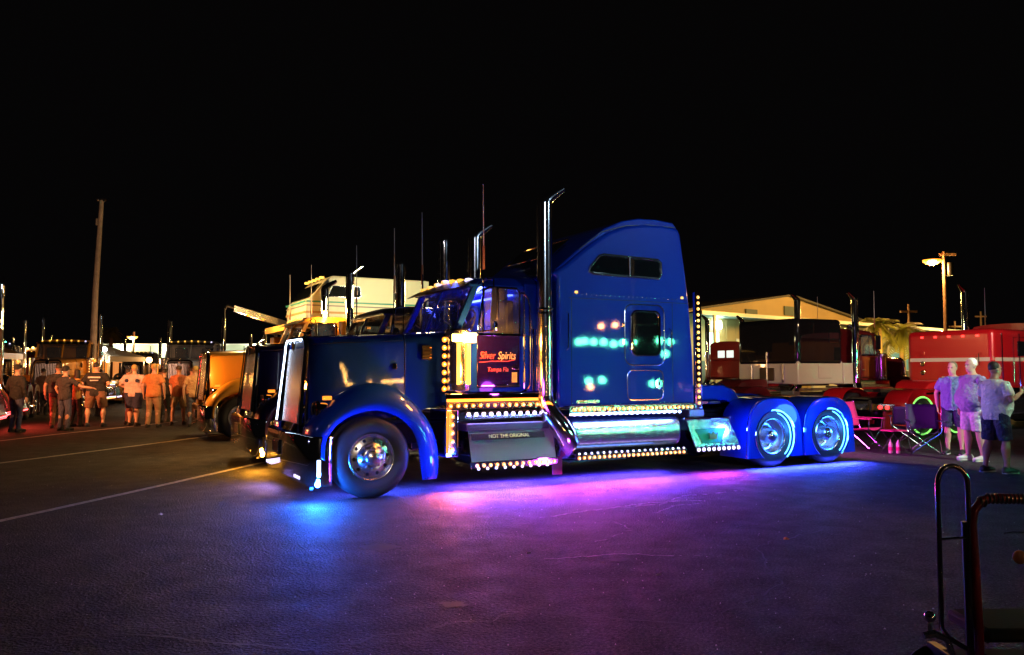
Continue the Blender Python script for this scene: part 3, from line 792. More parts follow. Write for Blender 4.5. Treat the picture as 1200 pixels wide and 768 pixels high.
# ------------------------------------------------------------------ ground
def asphalt():
    m = bpy.data.materials.new('asphalt'); m.use_nodes = True
    nt = m.node_tree; N = nt.nodes; L = nt.links
    b = N['Principled BSDF']
    tc = N.new('ShaderNodeTexCoord')
    def noise(scale, det=4, rough=.6):
        n = N.new('ShaderNodeTexNoise'); n.inputs['Scale'].default_value = scale; n.inputs['Detail'].default_value = det; n.inputs['Roughness'].default_value = rough
        L.new(tc.outputs['Object'], n.inputs['Vector']); return n
    big = noise(.35, 6); mid = noise(3.0, 6); fine = noise(42, 4, .85)
    vor = N.new('ShaderNodeTexVoronoi'); vor.inputs['Scale'].default_value = 48; L.new(tc.outputs['Object'], vor.inputs['Vector'])
    r = N.new('ShaderNodeValToRGB'); r.color_ramp.elements[0].position = .38; r.color_ramp.elements[0].color = (.022,.021,.021,1); r.color_ramp.elements[1].position = .66; r.color_ramp.elements[1].color = (.050,.048,.047,1)
    L.new(big.outputs['Fac'], r.inputs['Fac'])
    r2 = N.new('ShaderNodeValToRGB'); r2.color_ramp.elements[0].position = .42; r2.color_ramp.elements[0].color = (.30,.30,.30,1); r2.color_ramp.elements[1].position = .60; r2.color_ramp.elements[1].color = (1.9,1.86,1.8,1)
    L.new(fine.outputs['Fac'], r2.inputs['Fac'])
    mx = N.new('ShaderNodeMix'); mx.data_type = 'RGBA'; mx.blend_type = 'MULTIPLY'; mx.inputs[0].default_value = 1
    L.new(r.outputs['Color'], mx.inputs[6]); L.new(r2.outputs['Color'], mx.inputs[7])
    # single bright stones
    r3 = N.new('ShaderNodeValToRGB'); r3.color_ramp.elements[0].position = .0; r3.color_ramp.elements[0].color = (1,1,1,1); r3.color_ramp.elements[1].position = .17; r3.color_ramp.elements[1].color = (0,0,0,1)
    L.new(vor.outputs['Distance'], r3.inputs['Fac'])
    mx2 = N.new('ShaderNodeMix'); mx2.data_type = 'RGBA'; mx2.blend_type = 'MIX'; mx2.inputs[7].default_value = (.34,.33,.31,1)
    L.new(r3.outputs['Color'], mx2.inputs[0]); L.new(mx.outputs[2], mx2.inputs[6])
    L.new(mx2.outputs[2], b.inputs['Base Color'])
    mr = N.new('ShaderNodeMapRange'); mr.inputs['From Min'].default_value = .3; mr.inputs['From Max'].default_value = .7; mr.inputs['To Min'].default_value = .60; mr.inputs['To Max'].default_value = .85
    L.new(mid.outputs['Fac'], mr.inputs['Value']); L.new(mr.outputs['Result'], b.inputs['Roughness'])
    bp = N.new('ShaderNodeBump'); bp.inputs['Strength'].default_value = 1.0; bp.inputs['Distance'].default_value = .016
    ad = N.new('ShaderNodeMath'); ad.operation = 'ADD'; L.new(fine.outputs['Fac'], ad.inputs[0]); L.new(vor.outputs['Distance'], ad.inputs[1])
    b.inputs['Specular IOR Level'].default_value = .30
    L.new(ad.outputs[0], bp.inputs['Height']); L.new(bp.outputs['Normal'], b.inputs['Normal'])
    return m
ASPH = asphalt()
mb = MB()
mb.add([(-400,-60,0),(400,-60,0),(400,700,0),(-400,700,0)], [(0,1,2,3)])
tag(mb.build('ground', ASPH, None, sharp=0), 'dark asphalt lot lit by coloured truck lights', None, None, 'structure')
PAINT = mat('worn_white_paint', (.50,.48,.46), .6, vary=(14,.5), bump=(50,.3,.004))
def paint_line(pts, w, z=.004, wob=0.0):
    mb = MB(); P = [Vector((x,y,z)) for x,y in pts]
    n = 30; vs_ = []; 
    for i in range(n+1):
        f = i/n*(len(P)-1); k = min(int(f), len(P)-2); p = P[k].lerp(P[k+1], f-k)
        d = (P[k+1]-P[k]).normalized(); q = Vector((-d.y, d.x, 0))
        vs_ += [tuple(p + q*(w/2+random.uniform(-wob,wob))), tuple(p - q*(w/2+random.uniform(-wob,wob)))]
    mb.add(vs_, [(2*i,2*i+1,2*i+3,2*i+2) for i in range(n)])
    return tag(mb.build('parking_line', PAINT, None, sharp=0), None, None, None, 'structure')
paint_line([(-6.0,6.0),(-5.46,8.66),(-5.04,10.64),(-4.35,14.2)], .11, wob=.004)
paint_line([(-9.6,11.5),(-8.9,14.05),(-8.1,17.04),(-7.0,21.6)], .12, wob=.004)
paint_line([(-11.9,17.0),(-11.72,18.48),(-11.54,20.2),(-10.6,25.5)], .12, wob=.004)

# crack filler, oil stains and an older patch of asphalt
TAR = mat('tar_filler', (.010,.010,.011), .55)
def flat_strip(name, pts, w, m, z, seed=1, jit=.05):
    rs = random.Random(seed); P = [Vector((x,y,z)) for x,y in pts]; n = len(P)*8; vs_ = []
    for i in range(n+1):
        f = i/n*(len(P)-1); k = min(int(f), len(P)-2)
        p = P[k].lerp(P[k+1], f-k) + Vector((rs.uniform(-jit,jit), rs.uniform(-jit,jit), 0))
        d = (P[k+1]-P[k]).normalized(); q = Vector((-d.y, d.x, 0)); ww = w*rs.uniform(.3,1.2)
        vs_ += [tuple(p+q*ww/2), tuple(p-q*ww/2)]
    return tag(MB().add(vs_, [(2*i,2*i+1,2*i+3,2*i+2) for i in range(n)]).build(name, m, None, sharp=0), None, None, None, 'structure')
flat_strip('crack', [(-4.2,4.4),(-2.6,5.0),(-1.2,4.7),(.1,5.4),(1.3,5.2)], .018, TAR, .0015, 2)
flat_strip('crack', [(1.3,5.2),(2.0,6.1),(2.2,7.4),(3.1,8.2)], .016, TAR, .0015, 3)
flat_strip('crack', [(-2.6,5.0),(-2.9,6.4),(-3.9,7.6)], .012, TAR, .0015, 4)
flat_strip('crack', [(.6,8.3),(1.5,8.0),(2.7,8.5),(4.1,8.1)], .012, TAR, .0015, 5)
OIL = mat('oil_stain', (.016,.015,.016), .62, vary=(5,.5))
for k, (x, y, r_) in enumerate(((-1.2,7.4,.18),(.9,6.9,.10),(-.4,5.6,.10))):
    rs = random.Random(k); pts = [(x+r_*rs.uniform(.6,1.2)*math.cos(a), y+r_*rs.uniform(.6,1.2)*math.sin(a)*.8, .002) for a in [2*PI*j/18 for j in range(18)]]
    tag(MB().add(pts, [tuple(range(18))]).build('oil_stain', OIL, None, sharp=0), None, None, None, 'structure')
# ------------------------------------------------------------------ other trucks in the lot
def at_truck(s, t, s0=-1.742, y0=10.1, a=AX):
    return (s0 + s*math.cos(a) - t*math.sin(a), y0 + s*math.sin(a) + t*math.cos(a), 0)
def with_local(point, s, t, rz):
    """origin that puts local (s,t) of a truck turned by rz on the world point"""
    return (point[0] - s*math.cos(rz) + t*math.sin(rz), point[1] - s*math.sin(rz) - t*math.cos(rz), 0)

VIOLET = mat('violet_black_paint', (0.020, 0.012, 0.11), 0.3, 0.25, coat=1.0)
ORANGE_P = mat('school_orange_paint', (0.80, 0.36, 0.04), 0.35, 0.0, coat=.8)
RED_P = mat('candy_red_paint', (0.50, 0.008, 0.012), 0.3, 0.1, coat=1.0)
BLACK_P = mat('gloss_black_paint', (0.008, 0.008, 0.010), 0.4, 0.0, coat=1.0, spec=.03)
MAROON_P = mat('maroon_paint', (0.16, 0.012, 0.012), 0.3, 0.1, coat=1.0)
CREAM_P = mat('cream_paint', (0.72, 0.62, 0.44), 0.4, 0.0, coat=.5)
GREY_P = mat('silver_grey_paint', (0.30, 0.30, 0.32), 0.35, 0.3, coat=.8)
AMBER_SPOT = mat('amber_spot_led', (1, .5, .1), .3, emit=(1.0, .50, .08), es=40.0)
SWAP = lambda p, **k: dict({'blue_car_paint': p, 'door_paint_violet': p, 'door_lettering': p, 'door_lettering_gold': p, 'gold_decal': p, 'panel_lettering': BLACK, 'cab_blue_led': SEAT, 'cyan_led': CHROME, 'stack_chrome': CHROME, 'cool_white_led_tube': CHROME, 'amber_lamp_tube': AMBER, 'amber_flood_lens': AMBER}, **k)
NOSLEEP = ('sleeper', 'light_bar', 'lettering', 'decal', 'pinstripe')
FARSKIP = NOSLEEP + ('lug_nut', 'hand_hole', 'wiper', 'steering_wheel', 'hinge', 'band', 'clamp', 'light_rail', 'air_hose', 'emblem', 'plate_recess', 'plate_frame', 'strip_plate', 'vent_divider', 'mirror_arm', 'hood_centre_trim', 'lower_trim', 'spot_mirror')

t2 = copy_tree(blue_truck, at_truck(.10, 3.85), AX, 'dark violet truck parked just behind the big blue one with amber bumper spot',
               SWAP(VIOLET, blue_spot_led=AMBER_SPOT, white_led=CHROME_S, white_led_core=CHROME_S), NOSLEEP + ('curved_tip', 'marker_lamp', 'marker_light', 'mirror', 'sun_visor'))
for o in tree(t2)[t2.name]:
    if o.name.split('.')[0] == 'cab': o.location.z = -.16
t3 = copy_tree(blue_truck, at_truck(0.05, 9.6), AX, 'orange yellow truck third in the row beside the standing crowd',
               SWAP(ORANGE_P, blue_spot_led=CHROME, cool_white_led_tube=CHROME, white_led=CHROME_S), NOSLEEP)
for p in ((2.05, .30, 2.86), ):
    MB().cyl((2.0,.34,2.93),(2.0,.34,3.0),.05,12).ball((2.0,.34,3.04),.06,12,(1,1,.8)).build('beacon', AMBER_SPOT, t3)

def flat_sleeper(root, s0, s1, z0, z1, top, low, zsplit, stripe=None):
    sl = link('sleeper', None, root)
    MB().box(s0, s1, 0, W, zsplit if low else z0, z1).build('sleeper_shell', top, sl, bevel=.14, seg=4)
    if low:
        MB().box(s0+.002, s1-.02, .015, W-.015, z0, zsplit+.16).build('lower_panel', low, sl, bevel=.04, seg=2)
    for y in (0, W):
        sgn = -1 if y == 0 else 1
        MB().box(s0+.55, s0+1.1, *sorted((y+sgn*.012, y-sgn*.01)), (z0+.18), (z0+.62)).build('hatch', low or top, sl, bevel=.02)
        MB().box(s0+.2, s0+.62, *sorted((y+sgn*.014, y-sgn*.01)), z1-.75, z1-.3).build('window_pane', GLASS_D, sl, bevel=.03)
        if stripe: MB().box(s0+.05, s1-.08, *sorted((y+sgn*.004, y-sgn*.01)), *stripe).build('stripe', CREAM_P, sl)
    if stripe: MB().box(s1-.01, s1+.004, .10, W-.10, *stripe).build('stripe', CREAM_P, sl)
    return sl

rzb = AX + PI
# black and cream sleeper truck seen from its rear corner
tb = copy_tree(blue_truck, with_local((8.55, 24.0), 5.22, W, rzb), rzb, 'black truck with a cream lower sleeper, parked before the tan warehouse',
               SWAP(MAROON_P, blue_spot_led=CHROME, cool_white_led_tube=CHROME, white_led=CHROME_S), NOSLEEP + ('bulb', 'air_hose', 'marker_light'))
sl = flat_sleeper(tb, 3.25, 5.22, 1.20, 3.20, BLACK_P, CREAM_P, 1.75)
MB().box(5.2, 5.235, .95, 1.55, 1.3, 1.7).build('rear_emblem', mat('dull_bronze',(.10,.06,.03),.5,.5), sl, bevel=.05)
for y in (.6, 1.25, 1.9): MB().box(5.2, 5.245, y, y+.06, 1.25, 2.2 if y == 1.25 else 1.8).build('rear_post', CHROME_S, sl)
for y in (W-.5, ): MB().lathe([(.09,.0),(.10,-.03),(.06,-.10),(.0,-.12)], (2.9, W+.02, 2.98), 'y', n=12).build('air_horn', CHROME, sl)
MB().box(2.75, 3.2, W-.5, W-.04, 1.2, 1.85).build('cream_box', CREAM_P, sl, bevel=.02)
# candy red flat-top sleeper truck on the right
tr = copy_tree(blue_truck, with_local((12.6, 21.0), 5.22, W, rzb), rzb, 'candy red flat-top sleeper truck with pale stripe behind the three standing men',
               SWAP(RED_P, blue_spot_led=CHROME, cool_white_led_tube=CHROME, white_led=CHROME_S), NOSLEEP + ('bulb', 'air_hose', 'marker_light'))
sl = flat_sleeper(tr, 2.72, 5.22, 1.09, 2.72, RED_P, None, 1.5, stripe=(1.86, 1.96))
MB().tube([(5.23,2.15,1.72),(5.29,2.15,1.75),(5.29,2.15,2.06),(5.23,2.15,2.09)], .014, 6).build('rear_handle', CHROME, sl)
for z in (1.55, 1.80, 2.10): MB().lathe([(.07,.0),(.07,.02),(.045,.025),(.0,.018)], (5.222, .5, z), 'x', n=14).build('rear_port', CHROME if z < 2 else RED_P, sl)
for x in (4.88, 4.1): MB().cyl((x,W+.03,1.2),(x,W+.03,2.6),.018,8).build('chrome_bar', CHROME, sl)
MB().box(2.72, 5.2, W-.02, W+.02, 1.09, 1.16).build('lower_trim', CHROME, sl)
for k in range(5): MB().box(5.2,5.235,.45+k*.4,.53+k*.4,2.52,2.57).build('marker_light', REDB, sl)
for y in (.25, 2.2): MB().lathe([(.06,.0),(.06,.02),(.0,.03)], (5.215,y,1.28), 'x', n=12).build('tail_light', REDB, sl)
MB().box(5.2,5.226,1.05,1.45,1.25,1.45).build('number_plate', CREAM_P, sl, bevel=.004)
MB().tube([(4.35,W+.02,1.25),(4.35,W+.02,2.5),(3.65,W+.02,2.5),(3.65,W+.02,1.25)], .012, 6).build('door_trim', CHROME, sl)
MB().box(3.8,4.15,W+.0,W+.02,2.0,2.4).build('door_window', GLASS_D, sl, bevel=.008)
MB().tube([(6.35,W+.03,.55),(6.38,W+.03,.95),(6.55,W+.03,1.17),(6.9,W+.03,1.24),(7.25,W+.03,1.17),(7.5,W+.03,1.05),(8.1,W+.03,1.05)], .03, 8).build('fender_trim', mat('gold_chrome',(.85,.65,.25),.12,1.0), tr)
for x in (6.9, 8.22): MB().tube([(x+.45*math.cos(a), W+.03, .52+.45*math.sin(a)) for a in [2*PI*k/32 for k in range(32)]], .02, 8, loop=True).build('wheel_ring', mat('green_ring',(.15,.5,.08),.4, emit=(.25,1.0,.15), es=1.1), tr)
# small red day cab seen from behind
td = copy_tree(blue_truck, with_local((10.45, 36.5), 2.5, W-.2, rzb), rzb, 'small red day cab seen from behind at left of the black and cream truck',
               SWAP(RED_P, blue_spot_led=CHROME, cool_white_led_tube=CHROME, white_led=CHROME_S), FARSKIP + ('bulb', 'antenna'))
WINW = mat('lit_back_window', (.7,.7,.7), .2, emit=(.75,.85,.75), es=.9)
for a in (.75, 1.33): MB().box(2.49, 2.512, a, a+.45, 2.22, 2.55).build('rear_window', WINW, td, bevel=.01)

# trucks standing outside the frame on the right: they are what the glossy blue side mirrors
GREEN_SW = SWAP(BLACK_P, blue_spot_led=GREENB, cool_white_led_tube=GREENB, white_led=GREENB, amber_lens=GREENB)
ta = copy_tree(blue_truck, (14.5, 13.4, 0), R(252), 'black truck with green marker lights standing off to the right', GREEN_SW, ('lug_nut', 'hand_hole', 'lettering', 'bulb'))
tc = copy_tree(blue_truck, with_local((7.8, -6.8), 2.6, -.04, R(209)), R(209), 'black truck with amber marker lights standing behind the photographer', SWAP(BLACK_P), ('lug_nut', 'hand_hole', 'lettering'))

rk = link('light_rack', None, ta)
for x in (5.4, 6.6, 7.8, 8.4): MB().cyl((x,.05,.9),(x,.05,3.0),.03,8).build('rack_post', BLACK, rk)
for z in (1.25, 2.42, 2.95): MB().box(5.4,8.4,.03,.07,z-.02,z+.02).build('rack_rail', BLACK, rk)
GW = mat('green_work_lamp', (.3,1,.6), .3, emit=(.10,1.0,.50), es=95.0)
wl = MB().lathe([(.10,.06),(.10,0),(.07,-.02),(0,-.025)], (0,0,0), 'y', n=12).mesh('work_lamp', GW)
wa = MB().lathe([(.08,.06),(.08,0),(.05,-.02),(0,-.025)], (0,0,0), 'y', n=12).mesh('work_lamp', mat('amber_work_lamp', (1,.5,.2), .3, emit=(1.0,.35,.12), es=110.0))
for x, z, me in ((8.12,2.49,wl),(7.85,2.47,wl),(7.55,2.46,wl),(6.98,2.43,wl),(5.61,2.45,wl),(6.7,2.45,wl),(7.25,2.40,wl),(8.3,2.47,wl),(5.9,2.48,wl),(5.75,2.1,wl),(7.6,1.33,wl),(8.0,1.30,wl),(6.11,1.23,wl),(7.62,2.93,wa),(7.2,2.96,wa),(7.95,1.12,wa)):
    o = link('work_lamp', me, rk); o.location = (x, -.04, z)
st = link('light_strip', None, tc)
MB().box(1.6,2.8,-.03,-.01,1.56,1.68).build('strip_plate', BLACK, st)
wb_ = MB().lathe([(.04,.02),(.04,0),(0,-.02)], (0,0,0), 'y', n=10).mesh('bulb', mat('amber_row_lamp', (1,.5,.2), .3, emit=(1.0,.50,.12), es=150.0))
for k in range(8):
    o = link('bulb', wb_, st); o.location = (1.5+k*.155, -.04, 1.62)
for x, z in ((3.07,1.60),(3.2,1.45),(3.97,1.58),(4.15,1.62),(4.3,1.75),(4.37,1.9),(4.4,2.05),(4.5,2.2),(4.62,2.35),(2.4,1.12),(2.2,1.12),(2.0,1.11),(1.8,1.12),(1.65,1.11)):
    o = link('bulb', wb_, st); o.location = (x, -.05, z)

# the row on the far left
tl = copy_tree(blue_truck, (-13.25, 20.0, 0), R(112), 'maroon truck with red marker lights at the left edge beside leaning people',
               SWAP(MAROON_P, blue_spot_led=REDB, cool_white_led_tube=CHROME, white_led=REDB, amber_lens=REDB, amber_led_core=CORE_R, white_led_core=CORE_R), NOSLEEP)
far = [(-17.5, 33, 104, ORANGE_P, 'orange day cab in the back row behind the crowd, second from left'),
       (-22.5, 36, 108, BLACK_P, 'black day cab at the left end of the back row'),
       (-12.6, 34, 100, GREY_P, 'silver grey day cab in the back row behind the big white-shirted man'),
       (-30.5, 52, 106, RED_P, 'red day cab far off in the second row at left'),
       (-24.5, 55, 104, GREY_P, 'grey day cab far off before the lit pavilion'),
       (-13.4, 47, 96, CREAM_P, 'cream day cab far off before the long white building')]
for x, y, a, p, lab in far:
    copy_tree(blue_truck, (x, y, 0), R(a), lab, SWAP(p, blue_spot_led=AMBER_SPOT), FARSKIP + ('mirror', 'antenna') + (('bulb',) if y > 50 else ()), group='day cabs parked in the back rows')

# camper carried on a raised flatbed
cr = thing('flatbed_trailer', 'high dark flatbed trailer under the cream camper behind the row of trucks', 'trailer', (-5.9, 21.9, 0), AX)
MB().box(-.3, 6.0, -.1, 2.5, 2.70, 2.88).build('deck', BLACK, cr, bevel=.01)
MB().box(-.34, -.30, -.1, 2.5, 2.70, 2.86).build('deck_edge', mat('amber_reflective_tape',(.9,.45,.08),.4), cr)
for x in (.1, 3.0, 5.6):
    for y in (.1, 2.2): MB().box(x, x+.14, y, y+.14, .5, 2.72).build('post', BLACK, cr)
for x in (3.6, 4.8):
    for y in (0.05, 2.05): MB().lathe([(.2,.0),(.46,.0),(.5,.05),(.5,.22),(.46,.28),(.2,.26)], (x,y,.5), 'y', n=24).build('wheel', RUBBER, cr)
bl = MB().box(-.06,.06,-.02,.02,-.03,.03).mesh('marker_light', AMBER)
for k in range(7):
    o = link('marker_light', bl, cr); o.location = (.2+k*.45, -.13, 2.82)

cp = thing('camper', 'cream camper with slanted nose and teal stripe riding above the blue hood', 'camper', (-5.66, 22.0, 3.0), AX)
CAMP = mat('cream_camper_skin', (.74,.70,.55), .45, vary=(3,.15))
MB().prism([(0,.05),(-.02,.32),(.02,.52),(.52,1.12),(.70,1.27),(3.58,1.27),(3.6,.0),(.2,.0)], 0, 2.35).build('body', CAMP, cp, bevel=.05, seg=3)
MB().box(1.25,3.62,-.006,.02,.03,1.25).build('rear_section', mat('pale_panel', (.78,.80,.66), .5), cp, bevel=.01)
for z, h, m_ in ((.50,.045,mat('teal_stripe',(.05,.35,.30),.5)), (.40,.035,mat('grey_stripe',(.25,.22,.25),.5)), (.20,.06,mat('tan_stripe',(.55,.30,.10),.5))):
    MB().box(-.0,3.6,-.014,.0,z,z+h).build('stripe', m_, cp)
    MB().box(-.035,-.018,.02,2.33,z,z+h).build('stripe', m_, cp)
MB().prism([(.58,.68),(.74,.98),(1.5,.98),(1.54,.72),(1.48,.66)], -.025, .0).build('side_window', GLASS_D, cp)
MB().tube([(x,-.026,z) for x,z in [(.58,.68),(.74,.98),(1.5,.98),(1.54,.72),(1.48,.66)]], .014, 6, loop=True).build('window_frame', CHROME_S, cp)
q = [(.08,.14,.60),(.08,2.2,.60),(.42,2.2,1.02),(.42,.14,1.02)]
cab_glass('front_window', [(x-.03,y,z+.03) for x,y,z in q], .01, cp, GLASS_D)
for k in range(5):
    MB().box(.44+.0,.56,.25+k*.42,.37+k*.42,1.20,1.26).build('roof_light', YELLOWB, cp, bevel=.01)
MB().box(2.0,2.5,.9,1.4,1.27,1.37).build('roof_vent', CAMP, cp, bevel=.02)
for k in (): MB().box(1.3,3.58,-.009,-.004,.12+k*.095,.126+k*.095).build('siding_seam', mat('siding_shadow',(.62,.58,.48),.6), cp)

# wrecker with its boom
wk = thing('tow_truck', 'orange wrecker with raised boom between the violet truck and the camper', 'tow truck', (-7.3, 24.2, 0), AX)
MB().box(0,3.2,0,2.3,.9,2.35).build('body', ORANGE_P, wk, bevel=.05)
MB().prism([(3.2,.9),(3.2,2.5),(3.5,2.9),(4.6,2.9),(4.8,.9)], .05, 2.25).build('cab', ORANGE_P, wk, bevel=.05)
MB().hexa([(-.9,.95,3.45),(-.9,1.2,3.45),(-.9,1.2,3.62),(-.9,.95,3.62),(2.2,.9,2.5),(2.2,1.25,2.5),(2.2,1.25,2.75),(2.2,.9,2.75)]).build('boom', CHROME_S, wk)
MB().tube([(-.9,1.08,3.55),(-1.1,1.08,3.60),(-1.15,1.08,3.5)], .05, 8).build('boom_head', CHROME_S, wk)
MB().tube([(-1.15,1.08,3.5),(-1.15,1.08,2.6)], .012, 5).build('cable', BLACK, wk)
for x, z in ((-.5,3.32),(-.05,3.2)): MB().ball((x,.9,z),.045,8).build('boom_light', AMBER, wk)
for x, y in ((.2,.3),(.75,.3),(.2,1.9)): MB().cyl((x,y,2.35),(x,y,2.95),.075,14).build('chrome_post', CHROME, wk)
for x in (.0,.6,1.4,2.2): MB().box(x+.1,x+.5,-.02,.5,2.35,2.62).build('tool_locker', ORANGE_P if x != .6 else CREAM_P, wk, bevel=.02)
for x in (.8,4.0):
    for y in (0.0,2.02): MB().lathe([(.2,.0),(.46,.0),(.5,.05),(.5,.22),(.46,.28),(.2,.26)], (x,y,.5), 'y', n=24).build('wheel', RUBBER, wk)

# tents and light stands added to brighten the back rows
def tent(label, loc, rz, m, lit, col):
    r = thing('added_tent', label, 'tent', loc, rz, 'added tents behind the crowd')
    MB().loft([[(-1.6,-1.6,2.1),(1.6,-1.6,2.1),(1.6,1.6,2.1),(-1.6,1.6,2.1)],[(-1.6,-1.6,2.35),(1.6,-1.6,2.35),(1.6,1.6,2.35),(-1.6,1.6,2.35)],[(-.1,-.1,3.0),(.1,-.1,3.0),(.1,.1,3.0),(-.1,.1,3.0)]]).build('canopy', m, r, sharp=20)
    for x in (-1.55,1.55):
        for y in (-1.55,1.55): MB().cyl((x,y,0),(x,y,2.1),.03,8).build('leg', CHROME_S, r)
    MB().box(-1.2,1.2,-1.0,-.4,.72,.76).build('table_top', WHITEC, r)
    MB().box(-1.2,1.2,-1.02,-1.0,.1,.76).build('table_skirt', m, r)
    b_ = MB().ball((0,0,0),.07,8).mesh('bulb', lit)
    for k in range(6):
        o = link('bulb', b_, r); o.location = (-1.5+k*.6, -1.62, 2.08)
    lamp('tent_lamp', 'POINT', (0,-.6,1.9), col, 130, r, size=.1)
    return r
WHITEC = mat('white_canvas', (.7,.68,.62), .7)
WARM_B = mat('warm_tent_bulb', (1,.6,.3), .3, emit=(1.0,.55,.20), es=12.0)
WHITE_B = mat('white_tent_bulb', (1,1,.9), .3, emit=(1.0,.95,.75), es=9.0)
tent('added orange tent with warm bulbs above the heads at far left', (-22.5, 33, 0), .2, ORANGE_P, WARM_B, (1,.42,.10))
tent('added white tent with bulbs far behind the orange one at left', (-21.6, 42, 0), -.1, WHITEC, WARM_B, (1,.50,.18))
for k, (x, y, z, m_, lab) in enumerate(((-24.5,38,2.5,WARM_B,'added light stand with warm bulb at far left'),(-20.3,40,2.6,WHITE_B,'added light stand with white bulb left of the tall pole'),
    (-19.0,44,2.1,WARM_B,'added light stand with warm bulb right of the tall pole'),(-26.5,42,3.0,GREENB,'added stand with a small green lamp among far chrome stacks'),(-14.9,41,2.2,WARM_B,'added light stand with warm bulb above the print tee'),
    (-11.6,33,2.0,WHITE_B,'added light stand with white bulb above the khaki trousers man'),(-10.4,31,1.9,WARM_B,'added light stand with warm bulb beside the orange truck'),(-15.8,35,2.0,WARM_B,'added light stand with warm bulb above the large black tee'))):
    r = thing('added_light_stand', lab, 'light stand', (x,y,0), 0)  # made-up stand, added for more warm light behind the crowd
    MB().cyl((0,0,0),(0,0,z),.03,8).build('stand', CHROME_S, r)
    MB().ball((0,-.05,z+.08),.13 if m_ != GREENB else .05,10).build('lamp_globe', m_, r)
    if m_ != GREENB: lamp('stand_fill', 'POINT', (0,-.4,z), (1,.48,.16) if m_ == WARM_B else (1,.85,.6), 55, r, size=.1)
# ------------------------------------------------------------------ buildings, poles, palms
TAN = mat('tan_metal_wall', (.46,.34,.16), .6, vary=(.4,.2))
WHITEW = mat('white_fascia', (.75,.75,.70), .5)
DARKW = mat('grey_green_wall', (.10,.14,.13), .6, vary=(.6,.3))
wh = thing('warehouse', 'tan metal warehouse with low gable and white canopy edge behind trucks', 'warehouse', (11.4, 47.7, 0), R(39))
MB().prism([(-3,0),(-3,4.9),(9.1,6.56),(21.2,4.9),(21.2,0)], 0, 24).build('gable_wall', TAN, wh)
for s_ in (0, 1):
    a = [(-3.5,4.85),(9.1,6.585)] if s_ == 0 else [(9.1,6.585),(21.7,4.85)]
    MB().prism(a + [(a[1][0],a[1][1]+.12),(a[0][0],a[0][1]+.12)], -.3, 24.3).build('roof_slope', mat('dark_roof',(.06,.055,.05),.6), wh)
MB().box(-3.2,32,-2.4,-2.2,4.72,4.92).build('canopy_fascia', WHITEW, wh)
MB().box(-3.2,32,-2.2,-.005,4.80,4.90).build('canopy_roof', DARKW, wh)
MB().box(21.2,32,0,20,0,4.79).build('side_wing', DARKW, wh)
for k in range(24): MB().box(-2.8+k*1.0,-2.76+k*1.0,-.03,-.002,.3,4.7).build('wall_rib', TAN, wh)
for k in range(4): MB().cyl((-2+k*10,-2.3,0),(-2+k*10,-2.3,4.72),.09,10).build('canopy_post', WHITEW, wh)
TEALWIN = mat('teal_lit_window',(.1,.25,.25),.3, emit=(.20,.55,.50), es=.22)
for x in (16.0,19.0,22.5,25.5,28.5): 
    f = MB().box(x,x+2.4,-.05,-.01,1.6,3.6).build('window', WHITEW, wh)
    MB().box(x+.08,x+2.32,-.06,-.05,1.68,3.52).build('pane', TEALWIN, f)
for x in (3.2,12.0): MB().box(x,x+3.2,-.06,-.01,0,3.6).build('roller_door', WHITEW, wh)
MB().box(1.0,1.5,-.20,-.01,4.15,4.6).build('wall_lamp', mat('wall_flood', (1,1,1),.3, emit=(.75,1.0,.85), es=30.0), wh)
MB().box(.2,1.3,-.15,-.01,1.3,3.9).build('lit_panel', mat('lit_sign_panel', (.8,1,.9),.3, emit=(.60,1.0,.75), es=2.5), wh)

for x in (-.5, 7.0, 15.5): MB().box(x,x+1.1,-.06,-.01,0,2.2).build('door', DARKW, wh)
MB().cyl((-2.9,-.12,0),(-2.9,-.12,4.7),.06,8).build('downpipe', WHITEW, wh)
MB().box(4.2,5.4,-.10,-.01,5.1,5.5).build('gable_vent', DARKW, wh)
MB().box(8.5,9.7,-.10,-.01,5.3,5.9).build('gable_vent', DARKW, wh)
wb = thing('long_building', 'long low white building lit by wall lamps beyond the crowd', 'building', (-52, 90, 0), 0)
MB().box(0,27,0,12,0,4.5).build('wall', mat('pale_green_wall', (.50,.54,.46), .6, vary=(.3,.2)), wb)
MB().box(-.2,27.2,-.3,12.2,4.5,4.65).build('roof_edge', WHITEW, wb)
MB().box(0,27,-.06,-.01,2.0,2.1).build('wall_band', DARKW, wb)
for k in range(13): MB().box(.9+k*2.1,1.0+k*2.1,-.05,-.01,0,4.4).build('wall_seam', DARKW, wb)
for k in range(5):
    MB().box(3.2+k*5,3.6+k*5,-.3,-.05,3.9,4.15).build('wall_lamp', mat('green_white_lamp',(1,1,1),.3, emit=(.95,1.0,.75), es=20.0), wb)
pv = thing('pavilion', 'small round-roofed pavilion outlined with orange lights at left', 'pavilion', (-41, 72, 0), 0)
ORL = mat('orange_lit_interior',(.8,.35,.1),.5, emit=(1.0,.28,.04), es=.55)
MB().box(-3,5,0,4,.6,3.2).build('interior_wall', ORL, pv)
rings = [[(x, -.6, 3.3+.55*math.sin(PI*(x+3.6)/9.2)), (x, 4.4, 3.3+.55*math.sin(PI*(x+3.6)/9.2)), (x, 4.4, 3.2), (x, -.6, 3.2)] for x in [-3.6+9.2*k/12 for k in range(13)]]
MB().loft(rings).build('roof', WHITEW, pv)
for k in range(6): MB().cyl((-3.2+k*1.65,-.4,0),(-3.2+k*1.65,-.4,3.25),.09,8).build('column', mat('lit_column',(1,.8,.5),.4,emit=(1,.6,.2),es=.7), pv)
bl = MB().ball((0,0,0),.09,8).mesh('bulb', mat('orange_bulb',(1,.6,.2),.3,emit=(1,.48,.12),es=10.0))
